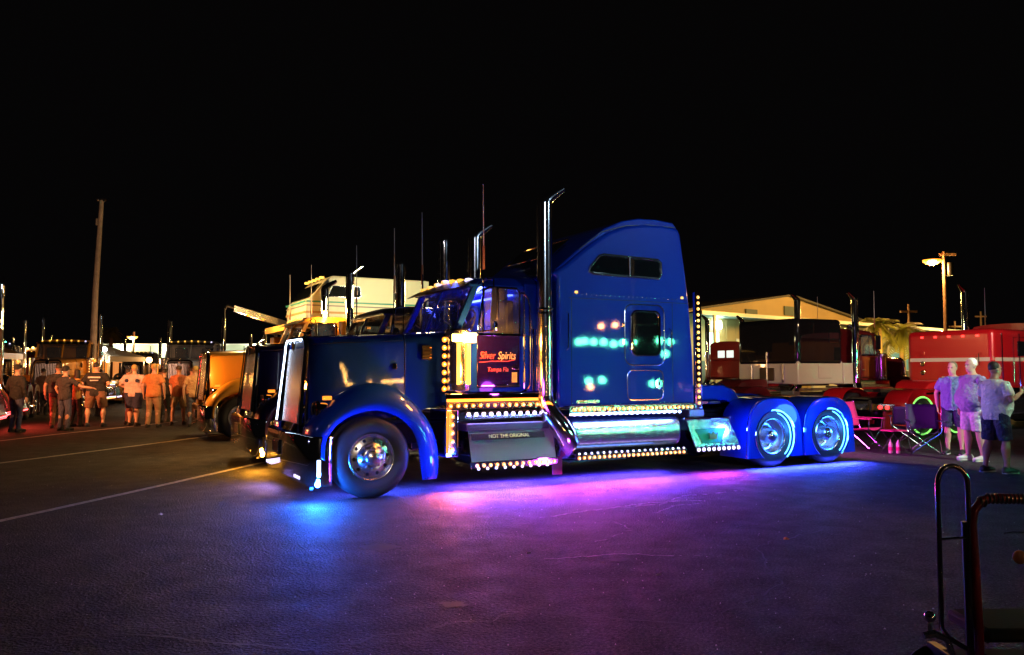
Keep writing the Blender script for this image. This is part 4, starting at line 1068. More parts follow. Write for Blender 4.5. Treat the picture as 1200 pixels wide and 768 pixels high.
for k in range(20):
    x = -3.5+k*.473
    o = link('bulb', bl, pv); o.location = (x, -.66, 3.33+.55*math.sin(PI*(x+3.6)/9.2))

WOOD = mat('weathered_wood_pole', (.32,.17,.10), .75, bump=(12,.4,.02), vary=(5,.3))
PALEP = mat('pale_concrete_pole', (.62,.50,.42), .7, vary=(4,.25))
pl = thing('light_pole', 'tall pale pole with unlit floodlight crossbar rising above the left crowd', 'pole', (-18.3, 35, 0), 0)
MB().tube([(.0,0,0),(.05,0,5),(.22,0,9.1)], [.15,.12,.085], 14).build('shaft', PALEP, pl)
MB().box(.10,.36,-.05,.05,9.06,9.10).build('crossbar', BLACK, pl)
for x in (.14,.32): MB().box(x-.08,x+.08,-.12,.08,9.10,9.18).build('flood_head', CHROME_S, pl)
MB().box(-.0,.08,-.06,.06,8.0,8.3).build('junction_box', PALEP, pl, bevel=.02)
def street_lamp(label, loc, h, arm, col, power, es=60, pole_r=.12, woodm=WOOD, group=None, extra=False, size=.17, wires=False):
    r = thing('street_lamp', label, 'street lamp', loc, 0, group)
    MB().tube([(0,0,0),(0,0,h)], [pole_r, pole_r*.75], 12).build('pole', woodm, r)
    MB().tube([(0,0,h-.55),(arm*.5,-.02,h-.45),(arm*.8,-.04,h-.5)], .04, 8).build('arm', BLACK, r)
    hd = MB().ball((arm,-.05,h-.50),.24,12,(1,1,.55)).build('lamp_head', BLACK, r)
    gl = MB().ball((arm,-.06,h-.66),size,12,(1,1,.8)).build('lamp_glass', mat('lamp_glow_%d_%d' % (int(col[2]*100), es), col, .3, emit=(1,.62,.22), es=es), r)
    MB().lathe([(size*2.1,.0),(size*2.0,-.12),(size*1.2,-.26),(size*1.1,-.26)], (arm,-.06,h-.52), 'z', n=20).build('halo_bowl', mat('amber_halo', (1,.5,.15), .3, emit=(1,.27,.02), es=2.2, alpha=.8), r)  # glowing bowl added as the orange halo around the lamp
    lamp('street_light', 'POINT', (arm,-.12,h-1.0), col, power, r, size=.15)
    if extra:
        MB().box(-.25,.75,-.07,.07,h-.25,h-.10).build('crossarm', WOOD, r)
        for x in (.0,.3,.65): MB().cyl((x,0,h-.1),(x,0,h+.08),.05,8,.03).build('insulator', CHROME_S, r)
        MB().cyl((.35,-.05,h-1.5),(.35,-.05,h-.7),.2,14).build('transformer', BLACK, r)
    if wires: MB().tube([(0,0,h-.1),(12,4,h-.7),(25,8,h-.4)], .025, 5).build('wire', BLACK, r)
    return r
SOD = (1.0, .46, .12)
street_lamp('sodium street lamp on a wooden utility pole behind the right trucks', (26.8, 49.5, 0), 9.0, -.75, SOD, 1400, extra=True, size=.26)
street_lamp('small far street lamp standing before the long white building', (-41.5, 88, 0), 5.9, -.15, (1,.72,.35), 500, size=.26, es=60)
for x, y, h, lab in ((23.8, 48, 5.6, 'bare dark pole between the two palms and the utility lamp'), (41, 70, 6.8, 'thin far pole at right of the utility lamp'), (36.5, 66, 5.7, 'short thin far pole just right of the utility lamp')):
    r = thing('utility_pole', lab, 'pole', (x, y, 0), 0)
    MB().tube([(0,0,0),(0,0,h)], [.11,.07], 8).build('shaft', WOOD, r)
    MB().box(-.5,.5,-.05,.05,h-.5,h-.38).build('crossarm', WOOD, r)

def palm(label, loc, h, seed, rad=1.1):
    rnd = random.Random(seed)
    r = thing('palm_tree', label, 'palm tree', loc, rnd.random()*6, 'palm trees by the buildings')
    MB().tube([(0,0,0),(.05,0,h*.5),(.0,.04,h-.1)], [.17,.13,.12], 10).build('trunk', WOOD, r)
    for lay in range(34):
        a = rnd.random()*2*PI; el = rnd.uniform(-.7,1.25); L_ = rad*rnd.uniform(.75,1.1)
        mb = MB(); prev = None; pts = []
        for k in range(7):
            f = k/6; dd = L_*f
            pts.append(Vector((math.cos(a)*dd*math.cos(el*(1-f*.5)), math.sin(a)*dd*math.cos(el*(1-f*.5)), h + dd*math.sin(el) - .75*f*f*L_*.8)))
        for k in range(6):
            p, q_ = pts[k], pts[k+1]; d = (q_-p); side = d.cross(Vector((0,0,1))).normalized()
            for sg in (-1,1):
                for j in range(3):
                    b = p.lerp(q_, j/3); ln = .42*rad*(1-abs(k/6-.45)) 
                    tip = b + side*sg*ln + d.normalized()*ln*.6 + Vector((0,0,-ln*.35))
                    mb.add([b, b+d*.30, tip], [(0,1,2)])
        mb.tube(pts, .012, 4)
        mb.build('frond', PALM_LEAF, r, sharp=0)
    return r
PALM_LEAF = mat('palm_frond', (.20,.17,.035), .6)
palm('bushy palm tree nearest the black and cream truck', (20.9, 45.5, 0), 4.2, 3)
palm('bushy palm tree nearer the utility lamp, left of the red sleeper', (22.6, 46.5, 0), 4.0, 5, 1.3)
palm('dark slim palm tree at left beyond the crowd', (-30.0, 60, 0), 4.6, 8, .9)
# ------------------------------------------------------------------ people
SKIN = mat('skin', (.55,.33,.24), .5)
SKIN_T = mat('tanned_skin', (.38,.20,.13), .5)
def cloth(name, col): return mat(name, col, .85, bump=(16,.9,.05), vary=(7,.15))
FOLD = bpy.data.textures.new('cloth_folds', 'CLOUDS'); FOLD.noise_scale = .16; FOLD.noise_depth = 2
def fold(o, amt):
    md = o.modifiers.new('folds', 'DISPLACE'); md.texture = FOLD; md.strength = amt; md.mid_level = .5; md.texture_coords = 'GLOBAL'
HAIR_D = mat('dark_hair', (.02,.014,.01), .6); HAIR_W = mat('white_hair', (.80,.80,.76), .6); HAIR_B = mat('blond_hair', (.45,.30,.10), .6)
SHOE_D = mat('dark_shoe', (.02,.02,.02), .6); SHOE_W = mat('white_shoe', (.6,.6,.58), .6); SOLE = mat('shoe_sole', (.55,.55,.5), .6)

def person(label, loc, rz, h=1.75, build=1.0, belly=0.0, top=None, bottom=None, hair=HAIR_D, skin=SKIN, shoe=SHOE_D,
           shorts=True, arms=None, step=0.0, lean=0.0, cap=None, long_hair=False, head_yaw=0.0, fine=False, group=None, sleeve=.55, stance=.11):
    root = thing('person', label, 'person', loc, rz, group)
    root.scale = (h/1.75,)*3
    vox = .0085 if fine else .014
    b = build
    def lz(p):      # lean of the upper body
        if p[2] > .95: return (p[0], p[1]-lean*(p[2]-.95), p[2])
        return p
    SH = [(-.185*b, .0, 1.385), (.185*b, .0, 1.385)]
    if arms is None:
        arms = [((-.27*b,.03,1.15),(-.27*b,-.04,.90)), ((.27*b,.03,1.15),(.27*b,-.04,.90))]
    HIP = [(-.09*b, 0, .92), (.09*b, 0, .92)]
    KN = [(-stance, -.02-step*.5, .50), (stance, -.02+step*.5, .50)]
    AN = [(-stance-.01, .02-step, .085), (stance+.01, .02+step, .085)]
    def ell(z, rx, yf, yb, cx=0, n=20):
        c = (yf+yb)/2; ry = (yb-yf)/2
        return [lz((cx+rx*math.cos(2*PI*k/n), c+ry*math.sin(2*PI*k/n), z)) for k in range(n)]
    def torso(o, z0=.84, z1=1.50, hem=0):
        g = belly
        rows = [(.84,.165*b,-.11-.2*g,.12),(.92,.175*b,-.12-.6*g,.13),(1.0,.17*b+g*.5,-.115-g,.115),(1.08,.165*b+g*.6,-.115-g*1.05,.105),(1.18,.165*b+g*.4,-.12-g*.8,.11),(1.28,.18*b,-.125-g*.35,.12),(1.36,.185*b,-.12,.12),(1.41,.165*b,-.105,.108),(1.445,.135*b,-.085,.09),(1.475,.095*b,-.07,.078),(1.50,.065,-.06,.066)]
        return [ell(z, rx+o, yf-o, yb+o) for z, rx, yf, yb in rows if z0-1e-6 <= z <= z1+1e-6]
    # the body: one continuous surface
    mb = MB(); mb.loft(torso(0))
    mb.tube([lz((0,.01,1.44)), lz((0,-.005,1.50)), lz((0,-.015,1.56)), lz((0,-.02,1.60))], [.075,.062,.058,.055], 12)
    hy = math.cos(head_yaw), math.sin(head_yaw)
    hc = lz((0,-.015,1.52))
    def hp(x, y, z): return (hc[0]+x*hy[0]-y*hy[1], hc[1]+x*hy[1]+y*hy[0], hc[2]+z)
    rows = [(.0,.030,-.080,-.02),(.025,.050,-.090,.03),(.055,.062,-.094,.06),(.09,.070,-.094,.082),(.12,.074,-.086,.094),(.155,.076,-.090,.098),(.19,.070,-.078,.092),(.215,.054,-.055,.07),(.232,.03,-.025,.035)]
    mb.loft([[hp(rx*math.cos(2*PI*k/18), (yf+yb)/2+(yb-yf)/2*math.sin(2*PI*k/18), z) for k in range(18)] for z, rx, yf, yb in rows])
    mb.tube([hp(0,-.086,.128), hp(0,-.106,.092), hp(0,-.09,.078)], [.010,.017,.014], 8)
    mb.tube([hp(-.05,-.078,.14), hp(0,-.092,.142), hp(.05,-.078,.14)], .010, 6)
    mb.tube([hp(-.022,-.090,.052), hp(0,-.096,.053), hp(.022,-.090,.052)], .009, 6)
    for sx in (-1,1): mb.ball(hp(sx*.076,.005,.105), .028, 8, (.45,.8,1.1))
    for i in (0,1):
        sx = -1 if i == 0 else 1
        s = lz(SH[i]); e = arms[i][0]; w = arms[i][1]
        e = lz(e); w = lz(w) if w[2] > .95 else (w[0], w[1]-lean*(max(w[2],.95)-.95), w[2])
        mb.tube([lz((SH[i][0]*.6, 0, 1.40)), s, tuple(Vector(s).lerp(Vector(e), .5)), e, tuple(Vector(e).lerp(Vector(w), .35)), w], [.065,.062*b,.050*b,.040,.042,.028], 12)
        d = (Vector(w)-Vector(e)).normalized()
        side = Vector((0,-1,0)) if abs(d.y) < .8 else Vector((0,0,1))
        side = (side - d*side.dot(d)).normalized(); nrm = d.cross(side)
        if nrm.x*sx > 0: nrm = -nrm
        W_ = Vector(w)
        mb.loft([[tuple(W_+d*f+side*(math.cos(2*PI*k/10)*rw)+nrm*(math.sin(2*PI*k/10)*rt)) for k in range(10)] for f, rw, rt in ((-.01,.026,.02),(.03,.036,.018),(.08,.042,.016),(.095,.038,.013))])
        for j, ln in enumerate((.060,.072,.068,.052)):
            base = W_+d*.085+side*(.030-.020*j)
            fr = .0088 if fine else .0105
            mb.tube([base, base+d*ln*.5+nrm*.006, base+d*ln*.85+nrm*.024, base+d*ln+nrm*.042], [fr,fr,fr*.9,fr*.75], 6)
        tb_ = W_+d*.02+side*.030
        mb.tube([tb_, tb_+d*.03+side*.028+nrm*.01, tb_+d*.065+side*.032+nrm*.022], [.013,.011,.009], 6)
        # legs
        hpnt, k_, a = HIP[i], KN[i], AN[i]
        mb.tube([(hpnt[0],0,.95), hpnt, tuple(Vector(hpnt).lerp(Vector(k_), .4)), k_, tuple((Vector(k_).lerp(Vector(a), .3)) + Vector((0,.015,0))), tuple(Vector(k_).lerp(Vector(a), .75)), a], [.09,.095*b,.080*b,.056,.060*b,.040,.038], 14)
        mb.tube([(a[0],a[1]+.03,.05),(a[0]+sx*.01,a[1]-.06,.045),(a[0]+sx*.02,a[1]-.15,.035)], [.035,.04,.025], 8)
    remeshed('body', mb, skin, root, vox, 2)
    # clothing
    if top is not None:
        mb = MB(); mb.loft(torso(.024, .84 , 1.48))
        for i in (0,1):
            s = Vector(lz(SH[i])); e = Vector(lz(arms[i][0])); w = Vector(lz(arms[i][1]))
            if sleeve <= 1.0:
                pts = [Vector(lz((SH[i][0]*.35,0,1.40))), s, s.lerp(e, sleeve*.6), s.lerp(e, sleeve+.15)]; rr_ = [.062,.074*b,.068*b,.070*b]
            else:
                pts = [Vector(lz((SH[i][0]*.35,0,1.40))), s, s.lerp(e,.6), e, e.lerp(w,.55), e.lerp(w,.97)]; rr_ = [.072,.078*b,.068*b,.058,.052,.040]
            mb.tube(pts, rr_, 12)
        fold(remeshed('shirt', mb, top, root, vox*1.15, 3), .03)
    if bottom is not None:
        mb = MB(); mb.loft(torso(.010, .84, .93))
        for i in (0,1):
            h_, k_, a = Vector(HIP[i]), Vector(KN[i]), Vector(AN[i])
            if shorts: mb.tube([h_+Vector((0,0,.05)), h_.lerp(k_,.3), h_.lerp(k_,.95)], [.105*b,.105*b,.092*b], 14)
            else: mb.tube([h_+Vector((0,0,.05)), h_.lerp(k_,.4), k_, k_.lerp(a,.5), a+Vector((0,.01,-.01))], [.105*b,.098*b,.075,.066,.062], 14)
        fold(remeshed('shorts' if shorts else 'trousers', mb, bottom, root, vox*1.15, 3), .035)
    for i in (0,1):
        a = AN[i]; sx = -1 if i == 0 else 1
        mb = MB()
        mb.loft([[(a[0]+sx*o_+rx*math.cos(t), a[1]+yy, .055+ (hh if math.sin(t) > 0 else .045)*math.sin(t)) for t in [2*PI*k/12 for k in range(12)]] for yy, rx, hh, o_ in ((.085,.02,.03,0),(.07,.038,.05,0),(.02,.043,.07,0),(-.06,.046,.05,.006),(-.13,.05,.03,.014),(-.18,.04,.015,.018),(-.20,.015,.005,.02))])
        s_ = mb.build('shoe', shoe, root, sharp=60)
        MB().box(a[0]+sx*.008-.045, a[0]+sx*.008+.045, a[1]-.185, a[1]+.075, .002, .022).build('sole', SOLE if shoe == SHOE_W or fine else SHOE_D, s_, bevel=.01)
    # hair
    mb = MB()
    if long_hair:
        mb.loft([[hp((.084+.006*(z<.1))*math.cos(2*PI*k/16)*f, .028+.080*math.sin(2*PI*k/16)*f, z) for k in range(16)] for z, f in ((-.10,.75),(.0,1.0),(.10,1.0),(.17,1.0),(.21,.85),(.235,.55),(.246,.2))])
    else:
        mb.loft([[hp(.083*math.cos(2*PI*k/16)*f, .018+.086*math.sin(2*PI*k/16)*f, z+.012*math.sin(2*PI*k/16)*(-1 if z < .14 else 0)) for k in range(16)] for z, f in ((.115,.93),(.15,1.0),(.19,.95),(.22,.75),(.238,.45),(.246,.15))])
    if cap:
        mb2 = MB(); mb2.loft([[hp(.086*math.cos(2*PI*k/16)*f, .008+.10*math.sin(2*PI*k/16)*f, z) for k in range(16)] for z, f in ((.145,1.0),(.20,.97),(.235,.75),(.252,.4),(.256,.1))])
        mb2.loft([[hp(-.07,-.08,.148),hp(-.05,-.155,.135),hp(.05,-.155,.135),hp(.07,-.08,.148)],[hp(-.07,-.08,.156),hp(-.05,-.155,.143),hp(.05,-.155,.143),hp(.07,-.08,.156)]])
        mb2.build('cap', cap, root, sharp=60)
        mb.build('hair', hair, root, sharp=60)
    else:
        remeshed('hair', mb, hair, root, .012, 1)
    if fine:
        for sx in (-1,1):
            MB().ball(hp(sx*.030,-.088,.122), .011, 8, (1.2,.6,.7)).build('eye', SHOE_D, root)
    return root

NAVY = cloth('navy_cloth', (.02,.025,.07)); WHITE = cloth('white_cotton', (.70,.69,.66)); LBLUE = cloth('blue_shirt_cloth', (.16,.20,.42)); LAV = cloth('violet_lit_cotton', (.25,.22,.40))  # LAV carries the purple truck light in the tee's colour
ORG = cloth('orange_cotton', (.62,.24,.08)); BLK = cloth('black_cotton', (.015,.015,.016)); KHAKI = cloth('khaki_cloth', (.34,.22,.13)); JEANS = cloth('blue_jeans', (.07,.08,.14)); YEL = cloth('yellow_orange_top', (.70,.36,.08)); PEACH = cloth('peach_cotton', (.66,.38,.20)); LGREY = cloth('light_shorts', (.55,.54,.56)); BROWN = cloth('brown_cloth', (.20,.10,.06)); PINK = cloth('pale_pink_print', (.60,.45,.45))
# the three men at right, watching the truck
m1 = person('man in blue buttoned shirt and dark shorts, leftmost of three men', (8.50, 15.5, 0), R(-38), 1.77, 1.08, .03, LBLUE, NAVY, mat('grey_brown_hair', (.22,.17,.11), .6), SKIN, SHOE_D, fine=True, head_yaw=R(-15), group='men watching the truck', arms=[((-.30,.05,1.16),(-.27,-.03,.90)), ((.30,.05,1.16),(.27,-.03,.90))])
MB().tube([(-.07,-.10,1.46),(0,-.145,1.40),(.07,-.10,1.46)], .016, 6).build('collar', LBLUE, m1)
MB().box(-.012,.012,-.20,-.15,.92,1.40).build('placket', LBLUE, m1)
m2 = person('white-haired big-bellied man in violet-lit tee and pale shorts, middle', (8.22, 14.35, 0), R(-82), 1.82, 1.16, .12, LAV, LGREY, HAIR_W, SKIN, SHOE_W, fine=True, head_yaw=R(0), group='men watching the truck', arms=[((-.31,.08,1.14),(-.28,-.02,.90)), ((.31,.10,1.14),(.28,.04,.89))], step=.05)
m3 = person('man in white tee and navy shorts holding a small white cup, right', (7.62, 12.7, 0), R(105), 1.74, 1.12, .09, WHITE, NAVY, HAIR_D, SKIN_T, SHOE_D, fine=True, head_yaw=R(-10), group='men watching the truck', arms=[((-.29,-.02,1.15),(-.20,-.29,1.26)), ((.30,-.02,1.14),(.25,-.16,.95))], step=.07, stance=.13)
cup = MB().lathe([(.0,-.05),(.028,-.05),(.036,.05),(.033,.05),(.026,-.045),(.0,-.045)], (0,0,0), 'z', n=14).build('paper_cup', WHITE, None)
cup.location = (Matrix.Rotation(R(105),3,'Z') @ Vector((-.19,-.40,1.31)) + Vector((7.62,12.7,0)))
tag(cup, 'small white paper cup held by the man in the white tee', 'cup')

CG = 'crowd seen from behind at the left'
P_ = person
P_('man in dark jacket with folded arms, leftmost of those leaning by the truck', (-13.05, 21.2, 0), R(160), 1.76, 1.08, 0, BLK, JEANS, HAIR_D, shorts=False, sleeve=1.2, group=CG, cap=BLK)
P_('man in dark tee leaning on the maroon truck beside the left edge', (-12.75, 22.6, 0), R(200), 1.80, 1.15, .05, BLK, BROWN, HAIR_D, SKIN_T, shorts=False, group=CG)
P_('man in dark top and faded jeans reaching one arm to the right', (-12.0, 21.6, 0), R(165), 1.72, 1.0, 0, cloth('dark_grey_cotton',(.04,.035,.04)), JEANS, HAIR_D, shorts=False, group=CG, cap=BLK, arms=[((-.42,-.12,1.20),(-.66,-.20,1.17)), ((.27,.03,1.15),(.25,-.10,.95))])
P_('dark-haired woman in bright yellow-orange top and black trousers', (-12.55, 23.2, 0), R(150), 1.64, .84, 0, YEL, BLK, HAIR_D, shorts=False, long_hair=True, group=CG, head_yaw=R(30), step=.06, arms=[((-.24,.02,1.15),(-.16,-.18,1.22)), ((.26,.05,1.13),(.24,-.05,.90))])
bt = P_('large man in black tee with white print and brown shorts', (-12.0, 23.2, 0), R(186), 1.84, 1.26, .06, BLK, BROWN, HAIR_D, group=CG, stance=.20, head_yaw=R(-25), arms=[((-.36,.06,1.15),(-.22,-.14,1.12)), ((.36,.02,1.14),(.34,-.08,.90))])
MB().box(-.16,.16,.142,.150,1.33,1.37).build('shirt_print', WHITE, bt); MB().box(-.11,.11,.138,.148,1.25,1.28).build('shirt_print', LGREY, bt)
P_('slim person in brown shorts half hidden beside the large black tee', (-11.55, 24.2, 0), R(120), 1.66, .9, 0, cloth('olive_cotton',(.16,.12,.05)), BROWN, HAIR_D, SKIN_T, group=CG)
wt = P_('large man in pale pink-white print tee with dark shorts', (-11.0, 23.4, 0), R(178), 1.78, 1.34, .08, PINK, NAVY, HAIR_B, group=CG, stance=.09, head_yaw=R(15), arms=[((-.38,.10,1.18),(-.20,.0,1.02)), ((.38,.06,1.16),(.22,-.10,1.08))])
for x in (-.15,.15): MB().ball((x,.13,1.30),.05,10,(1.2,.25,1.1)).build('shirt_print', NAVY, wt)
P_('short person in dark clothes between the print tee and the orange tee', (-10.9, 25.2, 0), R(175), 1.66, .9, 0, BLK, BLK, HAIR_D, shorts=False, group=CG)
P_('man in plain orange tee and long khaki trousers, arms hanging', (-10.2, 22.9, 0), R(184), 1.80, 1.05, 0, ORG, KHAKI, HAIR_B, shorts=False, group=CG, head_yaw=R(-20), step=.05)
P_('man in rust tee and shorts just right of the khaki trousers', (-9.95, 24.0, 0), R(190), 1.76, 1.0, 0, cloth('rust_cotton',(.45,.13,.05)), KHAKI, HAIR_D, SKIN_T, group=CG, stance=.13, step=.12, arms=[((-.27,.03,1.15),(-.27,-.04,.90)), ((.24,-.10,1.18),(.10,-.22,1.36))])
P_('blond woman in short orange skirt seen between two men', (-9.65, 24.8, 0), R(170), 1.64, .86, 0, YEL, ORG, HAIR_B, long_hair=True, group=CG)
P_('man in loose peach tee and dark jeans, right end of the crowd front', (-9.15, 23.2, 0), R(200), 1.74, 1.1, .05, PEACH, JEANS, HAIR_B, shorts=False, group=CG, lean=.22, step=.10, head_yaw=R(35))
P_('dim person in a rust top farthest right near the orange truck', (-9.05, 25.2, 0), R(200), 1.72, 1.0, 0, cloth('rust_cotton',(.45,.13,.05)), BLK, HAIR_D, SKIN_T, shorts=False, group=CG)
rr_ = random.Random(4)
BGC = 'distant people in the back of the crowd'
for k, (x, y, t_, lab) in enumerate(((-14.6,28.5,BLK,'distant person in black behind the woman in the yellow-orange top'), (-12.9,29.5,ORG,'distant person in orange behind the large black tee'), (-11.4,28.6,PEACH,'distant person in peach behind the pink-white print tee'), (-10.4,30.2,YEL,'distant person in yellow behind the orange tee'), (-17.2,29.5,BROWN,'distant person in brown above the red lights'))):
    P_(lab, (x,y,0), R(170+rr_.uniform(-40,40)), 1.65+rr_.random()*.15, 1.0, 0, t_, BLK, HAIR_D, shorts=False, group=BGC)
# ------------------------------------------------------------------ chairs, cart, marks
MAG = mat('magenta_canvas', (.62,.02,.16), .7, bump=(60,.3,.004)); DPUR = mat('dark_violet_canvas', (.015,.008,.045), .7, bump=(60,.3,.004))
def camp_chair(label, loc, rz, m, tall=.9):
    r = thing('camp_chair', label, 'camp chair', loc, rz)
    def sheet(name, a, b, c, d, sag):
        rings = []
        for i in range(7):
            f = i/6
            p = Vector(a).lerp(Vector(d), f); q = Vector(b).lerp(Vector(c), f); row = []
            for j in range(9):
                g = j/8; v = p.lerp(q, g) + Vector(sag)*(4*g*(1-g))
                row.append(tuple(v))
            rings.append(row)
        mb = MB(); mb.loft(rings, caps=False, closed=False)
        return mb.build(name, m, r, solid=.006)
    sheet('seat', (-.27,-.24,.44),(.27,-.24,.44),(.27,.22,.40),(-.27,.22,.40), (0,0,-.05))
    sheet('backrest', (-.28,.22,.46),(.28,.22,.46),(.29,.34,tall),(-.29,.34,tall), (0,.05,0))
    for sx in (-1,1):
        MB().tube([(sx*.28,.36,tall+.02),(sx*.28,.22,.42),(sx*.26,-.26,.01)], .011, 8).build('leg', CHROME_S, r)
        MB().tube([(sx*.28,-.26,.62),(sx*.27,-.24,.42),(-sx*.26,-.22,.01)], .010, 8).build('leg', CHROME_S, r)
        MB().tube([(sx*.27,.22,.42),(-sx*.26,.26,.01)], .010, 8).build('leg', CHROME_S, r)
        MB().box(min(sx*.25,sx*.33),max(sx*.25,sx*.33),-.30,.28,.62,.635).build('armrest', m, r, bevel=.004)
        for y in (-.26,.26): MB().ball((sx*.26,y,.02),.022,8,(1,1,.8)).build('foot', BLACK, r)
    return r
camp_chair('magenta folding chair beside the rear blue-ringed wheel', (7.28, 16.7, 0), R(40), MAG, .95)
camp_chair('dark violet camp chair with steel legs left of the three men', (8.05, 15.75, 0), R(-20), DPUR, .94)
camp_chair('small dark violet chair turned away, just behind the other camp chairs', (8.5, 17.4, 0), R(160), DPUR, .85)
st = thing('camp_stool', 'small red folding stool standing between the two camp chairs', 'stool', (7.62, 16.1, 0), R(15))
MB().box(-.19,.19,-.16,.16,.40,.425).build('seat', MAG, st, bevel=.01)
for sx in (-1,1):
    for sy in (-1,1): MB().tube([(sx*.17,sy*.14,.40),(-sx*.17,sy*.15,.0)], .010, 6).build('leg', CHROME_S, st)
BOT = mat('pale_bottle_plastic', (.75,.66,.42), .3, coat=.5)
for k, (x, y, lab) in enumerate(((7.40, 15.78, 'pale plastic bottle on the ground by the red stool, left one'), (7.53, 15.74, 'pale plastic bottle on the ground by the red stool, right one'))):
    b = MB().lathe([(0,0),(.035,0),(.04,.02),(.04,.15),(.034,.19),(.014,.23),(.014,.26),(0,.262)], (0,0,0), 'z', n=14).build('bottle', BOT, None); b.location = (x,y,0)
    MB().lathe([(.042,.05),(.042,.12)], (0,0,0), 'z', n=14).build('bottle_label', MAG, b)
    tag(b, lab, 'bottle', 'bottles by the stool')

# cart in the right foreground
RTUBE = mat('red_enamel_tube', (.32,.012,.015), .28, .1, coat=1.0); DTUBE = mat('dark_chrome_tube', (.30,.28,.32), .12, 1.0)
ct = thing('hand_cart', 'red and black tube cart with tall chrome loop in the near right corner', 'cart', (1.9, 3.5, 0), 0)
loop = [(-.06,0,.50)] + [(-.06,0,.62),(-.06,0,.8),(-.06,0,1.0)] + [(.005-.065*math.cos(a), 0, 1.115+.075*math.sin(a)) for a in [PI*k/10 for k in range(11)]] + [(.07,0,1.0),(.068,.0,.8),(.066,0,.62)]
MB().tube([(.14,.02,.37),(.05,.01,.41),(-.03,0,.46)] + loop + [(.075,.01,.52),(.11,.02,.46),(.15,.02,.44)], .011, 12).build('chrome_loop', DTUBE, ct)
MB().cyl((-.06,0,.875),(.07,0,.885),.006,8).build('rung', CHROME, ct)
MB().tube([(.10,0,.12),(.10,0,.5),(.092,0,.8),(.085,0,.94),(.095,.0,1.0),(.13,.0,1.04),(.2,.0,1.055),(.30,.0,1.05),(.62,.0,1.04)], .018, 14).build('upright_tube', RTUBE, ct)
MB().tube([(.065,.01,.12),(.065,.01,.6),(.060,.01,.95)], .017, 10).build('inner_tube', BLACK, ct)
mb = MB()
for k in range(26):
    x = .12 + k*.018
    mb.lathe([(.018,-.006),(.0245,0),(.018,.006)], (x, 0, 1.035 if k < 2 else 1.05-.0002*k), 'x', n=12)
mb.build('braided_grip', mat('black_braid',(.05,.04,.04),.4,bump=(120,.6,.004)), ct)
MB().cyl((-.12,-.02,.47),(-.12,-.02,.53),.008,8).ball((-.12,-.02,.555),.024,16).build('ball_knob', CHROME, ct)
MB().tube([(-.15,-.02,.475),(-.10,-.02,.485),(-.05,-.02,.46),(-.02,-.02,.38),(.0,0,.22),(.06,0,.14)], [.014,.016,.014,.014,.016,.016], 10).build('curved_bracket', CHROME_S, ct)
MB().box(.12,.75,-.02,.30,.44,.50).build('platform', mat('black_vinyl',(.008,.007,.008),.85,bump=(60,.3,.005)), ct, bevel=.02)
MB().box(.10,.80,-.04,.34,.26,.30).build('lower_deck', mat('worn_plank',(.03,.022,.018),.85,vary=(8,.4)), ct, bevel=.01)
MB().ball((.285,0,.80),.030,14,(1,.6,1)).build('reflector', mat('orange_reflector',(.75,.25,.08),.3), ct)
MB().tube([(.30,0,.80),(.45,.02,.80)], .008, 6).build('reflector_stem', CHROME, ct)
MB().tube([(.22,0,.90),(.26,0,.905),(.40,0,.90)], .004, 6).build('cable', CHROME, ct)
for x in (.12,.68):
    for y in (-.14,.42): MB().lathe([(.02,.015),(.11,.015),(.13,.0),(.14,.02),(.13,.04),(.11,.025),(.02,.025)], (x,y,.14), 'y', n=20).build('wheel', RUBBER, ct)
MB().box(.10,.14,-.14,.44,.12,.30).build('axle_bracket', BLACK, ct); MB().box(.66,.70,-.14,.44,.12,.30).build('axle_bracket', BLACK, ct)

# pale scuffs, grit and stains on the asphalt
SCUFF = mat('chalky_scuff', (.26,.25,.24), .8, vary=(30,.6))
def scuff(pts, w):
    rs = random.Random(int(w*1e4)+len(pts))
    mb = MB(); P = [Vector((x,y,.004)) for x,y in pts]; n = len(P)*9; prev = None
    vs_ = []
    for i in range(n+1):
        f = i/n*(len(P)-1); k = min(int(f), len(P)-2); p = P[k].lerp(P[k+1], f-k) + Vector((rs.uniform(-.03,.03), rs.uniform(-.03,.03), 0))
        d = (P[k+1]-P[k]).normalized(); q = Vector((-d.y, d.x, 0)); ww = w*rs.uniform(.1,1)
        vs_ += [tuple(p+q*ww/2), tuple(p-q*ww/2)]
    mb.add(vs_, [(2*i,2*i+1,2*i+3,2*i+2) for i in range(n) if rs.random() < .8])
    tag(mb.build('scuff_mark', SCUFF, None, sharp=0), None, None, None, 'structure')
scuff([(.33,8.86),(.75,9.2),(.98,9.34),(1.35,9.6),(1.65,9.82),(2.0,9.95),(2.32,10.01)], .07)
scuff([(1.3,9.51),(1.8,9.75),(2.2,10.4),(2.7,10.6),(3.09,10.86)], .05)
scuff([(1.6,9.1),(1.9,9.6),(2.4,9.9)], .03)
scuff([(.8,7.6),(1.2,8.2),(1.1,8.6)], .02)
scuff([(.3,6.9),(.9,7.1),(1.6,7.05)], .03)
mb = MB()
rs = random.Random(11)
for k in range(900):
    y = rs.uniform(3.0,16)**1.0; x = rs.uniform(-.7,.7)*y; s_ = rs.uniform(.003,.008); 
    a = rs.random()*6
    mb.add([(x+s_*math.cos(a+j*2.1)*rs.uniform(.7,1.2), y+s_*math.sin(a+j*2.1), .004) for j in range(3)] + [(x,y,.004+s_*1.1)], [(0,1,3),(1,2,3),(2,0,3)])
tag(mb.build('loose_grit', mat('grit_stone',(.38,.36,.33),.5), None, sharp=0, ), 'loose pale grit scattered over the asphalt', 'grit', None, 'stuff')

